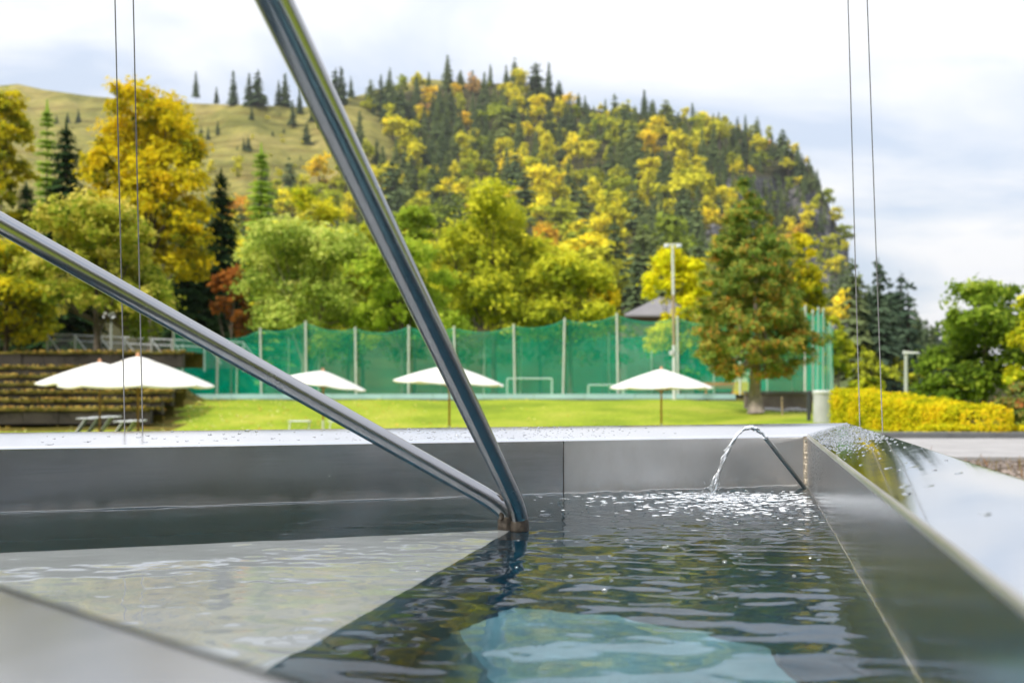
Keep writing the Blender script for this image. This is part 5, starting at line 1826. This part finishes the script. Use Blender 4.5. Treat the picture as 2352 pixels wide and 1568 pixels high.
def plat(X, Y): return 1.64 if X < 6 else 1.64 + 0.4 * min(1, (X - 6) / 6)
net_fence('long green net along the near side of the playing field', [(398, 757, 50.5), (500, 772, 51.2), (598, 754, 51), (702, 738, 51), (816, 752, 51), (939, 748, 51), (1043, 750, 51), (1180, 745, 51), (1297, 731, 51),
           (1417, 720, 51), (1556, 727, 51), (1700, 735, 51), (1850, 702, 50)], M['net'], M['netcord'], plat)
net_fence('further green net across the far side of the playing field', [(420, 790, 74), (545, 782, 74), (663, 776, 74), (735, 772, 74), (1113, 776, 76), (1198, 770, 76), (1398, 765, 76), (1497, 765, 76), (1640, 765, 76), (1760, 765, 76)],
          M['net_back'], M['netcord'], plat, skip=(3,))
net_fence('green side net running away to the right of the pine', [(1850, 702, 50.2), (1867, 713, 52.5), (1880, 706, 56), (1891, 708, 60), (1900, 722, 64), (1907, 735, 69), (1914, 748, 74)], M['net_side'], M['netcord'], plat)
# pale board along the foot of the net
bd = empty('kick_board', (0, 50.4, 1.6)); tag(bd, 'long pale blue board along the foot of the near net', 'board')
xl = (415 - 1176) / F * 50.4; xr = (1690 - 1176) / F * 50.4
nb = 11
for k in range(nb):
    a = xl + (xr - xl) * k / nb; b = xl + (xr - xl) * (k + 1) / nb
    mb = MB(); mb.box(((a + b) / 2, 0, 0.20), (b - a - 0.025, 0.06, 0.24 + 0.01 * (k % 3))); mb.build('panel', M['blue_pad'], bd)
mb = MB(); mb.box(((xl + xr) / 2, 0.01, 0.03), (xr - xl, 0.05, 0.09)); mb.build('base_rail', M['kerb'], bd)

# goals inside the field
def goal(x0, x1, ytop, ybot, Y, label):
    a, b = P(x0, ytop, Y), P(x1, ytop, Y)
    zb = P(x0, ybot, Y)[2]
    root = empty('goal_frame', (a[0], Y, zb)); tag(root, label, 'goal')
    h = a[2] - zb; w = b[0] - a[0]
    mb = MB(); mb.tube([(0, 0, 0), (0, 0, h)], 0.05, 8); mb.build('upright', M['white_metal'], root)
    mb = MB(); mb.tube([(w, 0, 0), (w, 0, h)], 0.05, 8); mb.build('upright', M['white_metal'], root)
    mb = MB(); mb.tube([(0, 0, h), (w, 0, h)], 0.05, 8); mb.build('crossbar', M['white_metal'], root)
    mb = MB()
    for s in (0, w):
        mb.tube([(s, 0, h), (s, 0.9, h * 0.9), (s, 1.2, 0)], 0.025, 6)
    mb.tube([(0, 1.2, 0), (w, 1.2, 0)], 0.025, 6)
    mb.build('net_stay', M['white_metal'], root)


goal(1165, 1268, 869, 907, 62, 'white goal frame inside the netted playing field, right of the handrail')
goal(1352, 1432, 884, 905, 66, 'low white goal frame inside the playing field, behind the lone parasol')

# ------------------------------------------------------------------ lamp mast, street lamp
mast = empty('lamp_mast', tuple(np.array([(1547 - 1176) / F * 49, 49, 1.55]))); tag(mast, 'tall pale floodlight mast in front of the yellow tree', 'lamp mast')
zt = EYE + (901 - 562) / F * 49 - 1.55
mb = MB(); mb.tube([(0.04, 0, 0), (0.02, 0, zt * 0.36)], [0.085, 0.08], 12); mb.build('lower_pole', M['white_metal'], mast, smooth=True, auto=50)
M['weathered'] = plain('weathered_pole', (0.36, 0.27, 0.17), 0.6, var=0.2, scale=2)
mb = MB(); mb.tube([(0.02, 0, zt * 0.36), (-0.01, 0, zt * 0.68)], [0.074, 0.07], 12); mb.build('middle_pole', M['weathered'], mast, smooth=True, auto=50)
mb = MB(); mb.tube([(-0.01, 0, zt * 0.68), (-0.05, 0, zt)], [0.066, 0.058], 12); mb.build('upper_pole', M['white_metal'], mast, smooth=True, auto=50)
mb = MB(); mb.box((-0.04, 0, zt + 0.02), (0.86, 0.08, 0.07)); mb.build('crossarm', M['white_metal'], mast)
for s in (-0.34, 0.26):
    mb = MB(); mb.lathe([(0.0, 0.02), (0.13, 0.0), (0.16, -0.08), (0.15, -0.13), (0.0, -0.14)], 14, (s, -0.02, zt - 0.03))
    fl_ = mb.build('floodlight', M['galv'], mast, smooth=True)
mb = MB(); mb.box((-0.13, -0.06, zt * 0.31), (0.16, 0.14, 0.22)); mb.build('switch_box', M['white_metal'], mast)

Yl = 41
sl = empty('street_lamp', ((2081 - 1176) / F * Yl, Yl, 0.9)); tag(sl, 'grey street lamp with flat head rising behind the hedge', 'street lamp')
zt = EYE + (901 - 812) / F * Yl - 0.9
mb = MB(); mb.tube([(0, 0, 0), (0, 0, zt)], [0.085, 0.07], 12); mb.build('post', M['galv'], sl, smooth=True, auto=50)
mb = MB()
mb.add([(-0.10, -0.11, zt), (0.55, -0.10, zt + 0.02), (0.58, 0.10, zt + 0.02), (-0.10, 0.11, zt), (-0.09, -0.10, zt + 0.12), (0.50, -0.08, zt + 0.055), (0.50, 0.08, zt + 0.055), (-0.09, 0.10, zt + 0.12)],
       [(0, 3, 2, 1), (4, 5, 6, 7), (0, 1, 5, 4), (1, 2, 6, 5), (2, 3, 7, 6), (3, 0, 4, 7)])
mb.build('lamp_head', M['white_metal'], sl)

# ------------------------------------------------------------------ house behind the net
Yh = 100
hx0, hx1 = (1440 - 1176) / F * Yh, (1600 - 1176) / F * Yh
zg = 1.2
ze = EYE + (901 - 724) / F * Yh; zr = EYE + (901 - 690) / F * Yh
hs = empty('house', (hx0, Yh, zg)); tag(hs, 'brown house with pale hipped roof behind the net', 'house')
w = hx1 - hx0
mb = MB(); mb.box((w / 2, 4, (ze - zg) / 2), (w, 8, ze - zg)); mb.build('wall', M['housewall'], hs)
mb = MB()
e = 0.5
zz0 = ze - zg; zz1 = zr - zg + 0.8
mb.add([(-e, -e, zz0), (w + e, -e, zz0), (w + e, 8 + e, zz0), (-e, 8 + e, zz0), (4.0, 4, zz1), (w - 3, 4, zz1),
        (-e, -e, zz0 - 0.18), (w + e, -e, zz0 - 0.18), (w + e, 8 + e, zz0 - 0.18), (-e, 8 + e, zz0 - 0.18)],
       [(0, 1, 5, 4), (1, 2, 5), (2, 3, 4, 5), (3, 0, 4), (0, 6, 7, 1), (1, 7, 8, 2), (2, 8, 9, 3), (3, 9, 6, 0), (6, 9, 8, 7)])
mb.build('roof', M['roof'], hs)
for wx in (w * 0.55, w * 0.8):
    mb = MB(); mb.box((wx, -0.03, zz0 - 1.6), (1.0, 0.1, 1.3)); wf = mb.build('window', M['white_metal'], hs)
    mb = MB(); mb.box((wx, -0.09, zz0 - 1.6), (0.84, 0.04, 1.14)); mb.build('pane', M['glass_dark'], wf)

# ------------------------------------------------------------------ terraces on the left
ter = empty('stone_terrace', (0, 0, 0)); tag(ter, 'dark mossy stone terraces with grassy treads, on the left', 'terrace')
rows = [(951, 941, 37.0, 345), (931, 921, 38.2, 372), (911, 902, 39.4, 396), (893, 884, 40.6, 402), (874, 865, 41.8, 400), (855, 845, 43.0, 330), (824, 811, 45.6, 420)]
for (yb, yt, Y, xe) in rows:
    zt = EYE + (901 - yt) / F * Y; zb = EYE + (901 - yb) / F * Y - 0.35
    x0 = -34.0; x1 = (xe - 1176) / F * Y
    nxt = 1.35 if Y < 43 else 3.0
    # course of separate stones
    k = 0; xx = -30.0
    while xx < x1:
        wd_ = rg.uniform(0.7, 1.5)
        e1 = min(xx + wd_, x1)
        mb = MB(); mb.box(((xx + e1) / 2, Y + 0.14 + rg.uniform(-0.02, 0.02), (zt + zb) / 2 - rg.uniform(0.0, 0.02)), (e1 - xx - 0.02, 0.28, zt - zb))
        mb.build('stone', M['wallstone'], ter)
        xx = e1
        k += 1
    # grass tread behind it, with an overhanging tufted lip
    vs, fs = [], []
    nseg = 130
    for j in range(nseg + 1):
        xx = -30.0 + (x1 + 30.0) * j / nseg
        lip = 0.03 + 0.04 * mnoise.noise(Vector((xx * 1.7, Y, 0)))
        vs += [(xx, Y - 0.05, zt - lip), (xx, Y - 0.02, zt + 0.06), (xx, Y + 0.4, zt + 0.09 + 0.03 * mnoise.noise(Vector((xx * 2, Y, 3)))), (xx, Y + nxt, zt + 0.10), (xx, Y + nxt, zt - 0.6)]
    for j in range(nseg):
        for c in range(4):
            fs.append((j * 5 + c, (j + 1) * 5 + c, (j + 1) * 5 + c + 1, j * 5 + c + 1))
    mb = MB(); mb.add(vs, fs); mb.build('grass_tread', M['tread_grass'], ter, smooth=False)
# rough grass hanging over the terrace edges
Cs_, Ns_ = [], []
for (yb, yt, Y, xe) in rows:
    zt = EYE + (901 - yt) / F * Y
    for k in range(320):
        x = rg.uniform(-26, (xe - 1176) / F * Y + 0.6)
        if mnoise.noise(Vector((x * 0.9, Y, 8))) < -0.15: continue
        Cs_.append((x, Y - 0.05 + rg.normal(0, 0.06), zt + 0.05 + rg.normal(0, 0.035))); Ns_.append(np.array([0, -1, 0.4]) + rg.normal(0, 0.4, 3))
V, Q, T = leaves_mesh('x', np.array(Cs_), np.array(Ns_), 0.085 * rg.uniform(0.6, 1.5, len(Cs_)), rg.random(len(Cs_)), None, 0.3)
M['rough_grass'] = leafmat('rough_grass', [(0.03, 0.03, 0.008), (0.08, 0.07, 0.012), (0.13, 0.11, 0.02), (0.18, 0.10, 0.03)])
tag(link('grass', mesh_np('grass', V, Q, M['rough_grass'], fattr={'tint': T})), 'rough grass hanging over the terrace edges', kind='stuff')
# leaves lying on the treads
Vs, Qs, ti = [], [], []
for k in range(700):
    (yb, yt, Y, xe) = rows[int(rg.integers(0, len(rows)))]
    zt = EYE + (901 - yt) / F * Y
    x = rg.uniform(-22, (xe - 1176) / F * Y); yy = Y + abs(rg.normal(0, 0.25)) - 0.04
    s = rg.uniform(0.04, 0.09); a = rg.uniform(0, 6.28); ca, sa = math.cos(a) * s, math.sin(a) * s
    b0 = len(Qs) * 4
    z = zt + 0.12
    Vs += [(x - ca, yy - sa * .3, z - s * .5), (x + sa, yy, z + s * .2), (x + ca, yy + sa * .3, z + s * .6), (x - sa, yy, z)]
    Qs.append((b0, b0 + 1, b0 + 2, b0 + 3)); ti.append(rg.random() * 0.6)
tag(link('fallen_leaves', mesh_np('fallen_leaves', Vs, Qs, M['fallen'], fattr={'tint': ti})), 'brown fallen leaves lying on the terrace treads', kind='stuff')

# ------------------------------------------------------------------ grey wire fence above the terraces
wf = empty('wire_fence', tuple(P(108, 830, 58))); tag(wf, 'grey steel mesh fence with braced posts above the terraces', 'fence')
o0 = P(108, 830, 58)
zb = o0[2]
fp = [(108, 767, 58), (172, 769, 58), (230, 772, 58), (285, 775, 58), (348, 778, 58), (395, 780, 58), (470, 783, 58), (560, 786, 58)]
tops = []
for i, (x, yt, Y) in enumerate(fp):
    t_ = P(x, yt, Y) - o0
    tops.append(t_)
    mb = MB(); mb.tube([(t_[0], 0, -0.6), (t_[0], 0, t_[2])], 0.055, 8); po = mb.build('post', M['galv'], wf)
    mb = MB(); mb.tube([(t_[0] + 0.05, -0.02, t_[2] - 0.1), (t_[0] + 1.0, -0.05, t_[2] - 1.35)], 0.035, 6); mb.build('brace', M['galv'], po)
for i in range(len(tops) - 1):
    a, b = tops[i], tops[i + 1]
    mb = MB(); mb.tube([tuple(a), tuple(b)], 0.035, 6); mb.build('top_rail', M['galv'], wf)
    mb = MB(); mb.tube([(a[0], 0, a[2] - 0.35), (b[0], 0, b[2] - 0.35)], 0.03, 6); mb.build('mid_rail', M['galv'], wf)
    mb = MB(); mb.add([(a[0], 0.05, -0.4), (b[0], 0.05, -0.4), (b[0], 0.05, b[2]), (a[0], 0.05, a[2])], [(0, 1, 2, 3)]); mb.build('mesh_panel', M['wiremesh'], wf)
# small mast with a horn and lamp
pm = empty('signal_mast', tuple(P(255, 830, 56))); tag(pm, 'thin grey mast with a round horn above the wire fence', 'mast')
h = (830 - 724) / F * 56
mb = MB(); mb.tube([(0, 0, -0.4), (0, 0, h)], [0.08, 0.05], 8); mb.build('pole', M['galv'], pm)
for s in (-0.14, 0.12):
    mb = MB(); mb.tube([(s * 0.3, 0, h - 0.1), (s, -0.08, h - 0.05), (s * 1.6, -0.3, h)], [0.04, 0.07, 0.17], 12); mb.build('horn', M['white_metal'], pm, smooth=True)

# ------------------------------------------------------------------ retaining wall, corrugated bin, bins, playground, stake
Yw = 45.0
wx0, wx1 = (1712 - 1176) / F * Yw, (1866 - 1176) / F * Yw
rw = empty('retaining_wall', (wx0, Yw, 0.9)); tag(rw, 'weathered brown concrete wall right of the pine trunk', 'wall')
zt = EYE + (901 - 898) / F * Yw - 0.9
mb = MB(); mb.box(((wx1 - wx0) / 2, 0.15, (zt - 0.12) / 2), (wx1 - wx0, 0.3, zt - 0.12)); mb.build('wall_face', M['brownwall'], rw)
mb = MB(); mb.box(((wx1 - wx0) / 2, 0.13, zt - 0.055), (wx1 - wx0 + 0.1, 0.38, 0.11)); mb.build('coping', M['kerb'], rw)
for k in range(9):
    s = rg.uniform(0.12, 0.26)
    st_ = MB(); st_.lathe([(0.0, 0.9), (0.5, 0.8), (0.95, 0.45), (1.0, 0.1), (0.9, -0.2)], 9)
    o = st_.build('boulder', M['concrete'], None, smooth=True)
    for v in o.data.vertices:
        v.co += Vector(mnoise.noise_vector(v.co * 1.7 + Vector((k * 3, 0, 0)))) * 0.22
    xx = wx0 + (wx1 - wx0) * (0.1 + 0.09 * k)
    o.location = (xx, Yw - 0.5, float(ground(xx, Yw - 0.5))); o.scale = (s * 1.4, s, s * 0.9); o.rotation_euler = (0, 0, k)
    tag(o, 'pale rubble stone lying at the foot of the brown wall', 'stone', 'rubble stones below the brown wall')
Yb = 33.0
cb = empty('corrugated_drum', tuple(np.array([(1887 - 1176) / F * Yb, Yb, 1.0]))); tag(cb, 'pale corrugated metal drum at the end of the hedge', 'drum')
n = 72; r0 = 0.255
zt = EYE + (901 - 897) / F * Yb - 1.0
vs, fs = [], []
for i, z in enumerate((0.0, zt - 0.08)):
    for k in range(n):
        a = 2 * math.pi * k / n
        rr1 = r0 * (1 + 0.035 * math.sin(a * 18))
        vs.append((rr1 * math.cos(a), rr1 * math.sin(a), z))
for k in range(n):
    k2 = (k + 1) % n
    fs.append((k, k2, n + k2, n + k))
mb = MB(); mb.add(vs, fs); mb.build('shell', M['corrugated'], cb, smooth=True)
mb = MB(); mb.lathe([(0.0, 0.10), (0.27, 0.09), (0.29, 0.07), (0.29, 0.0), (0.26, -0.01)], 32, (0, 0, zt - 0.08)); mb.build('lid', M['white_metal'], cb)
stk = empty('wooden_stake', tuple(P(1797, 948, 40))); tag(stk, 'thin pale wooden stake in front of the brown wall', 'stake')
mb = MB(); mb.tube([(0, 0, -0.1), (-0.02, 0, 0.62), (-0.02, 0, 0.66)], [0.035, 0.035, 0.01], 8); mb.build('shaft', M['weathered'], stk)
mb = MB(); mb.tube([(-0.02, 0, 0.50), (-0.02, 0, 0.53)], 0.04, 8); mb.build('band', M['dark'], stk)
pp = empty('dark_post', tuple(P(1858, 958, 36))); tag(pp, 'short dark post beside the corrugated drum', 'post')
mb = MB(); mb.tube([(0, 0, -0.2), (0, 0, 0.92)], 0.07, 10); mb.build('shaft', M['dark'], pp)
mb = MB(); mb.lathe([(0.0, 0.05), (0.07, 0.03), (0.085, 0.0)], 10, (0, 0, 0.92)); mb.build('cap', M['dark'], pp)
# bins near the terrace end
for (x, m0, lab) in ((372, 'dark', 'dark waste bin with pale lid by the terraces'), (388, 'orange', 'rust-orange waste bin next to the dark bin')):
    Y = 48
    o = empty('waste_bin', tuple(P(x, 915, Y))); tag(o, lab, 'bin')
    mb = MB(); mb.box((0, 0, 0.3), (0.34, 0.34, 0.62), top=(1.12, 1.12)); mb.build('body', M[m0], o)
    mb = MB(); mb.box((0, 0, 0.65), (0.42, 0.42, 0.07), top=(0.8, 0.8)); mb.build('lid', M['white_metal'] if m0 == 'dark' else M[m0], o)
# play things behind the net
pl = empty('play_hut', tuple(P(1702, 905, 66))); tag(pl, 'small yellow and cream play hut behind the net, left of the pine trunk', 'play hut')
mb = MB(); mb.box((0, 0, 0.4), (0.8, 0.8, 0.8)); mb.build('base_panel', M['yellow'], pl)
mb = MB(); mb.box((0, 0, 1.05), (0.72, 0.72, 0.5)); mb.build('upper_panel', M['cream'], pl)
mb = MB(); mb.add([(-.5, -.5, 1.3), (.5, -.5, 1.3), (.5, .5, 1.3), (-.5, .5, 1.3), (0, -.5, 1.65), (0, .5, 1.65)], [(0, 1, 4), (1, 2, 5, 4), (2, 3, 5), (3, 0, 4, 5)]); mb.build('roof', M['cream'], pl)
bn = empty('bench', tuple(P(1652, 905, 64))); tag(bn, 'low orange bench behind the net, right of the lone parasol', 'bench')
mb = MB(); mb.box((0, 0, 0.42), (2.1, 0.4, 0.06)); mb.build('seat', M['orange'], bn)
mb = MB(); mb.box((0, 0.2, 0.66), (2.1, 0.05, 0.22)); mb.build('backrest', M['orange'], bn)
for s in (-0.85, 0.85):
    mb = MB(); mb.box((s, 0, 0.2), (0.08, 0.36, 0.42)); mb.build('leg', M['orange'], bn)

# ------------------------------------------------------------------ faint autumn haze in the valley air
hz_m, nt, out = mat('haze_air')
pv = N(nt, 'ShaderNodeVolumePrincipled', Density=0.00007)
pv.inputs['Color'].default_value = (0.86, 0.90, 0.96, 1)
pv.inputs['Anisotropy'].default_value = 0.2
nt.links.new(pv.outputs[0], out.inputs['Volume'])
mb = MB(); mb.box((0, 0, 200), (3400, 3400, 420))
tag(mb.build('haze', hz_m), 'thin pale haze filling the valley', kind='stuff')
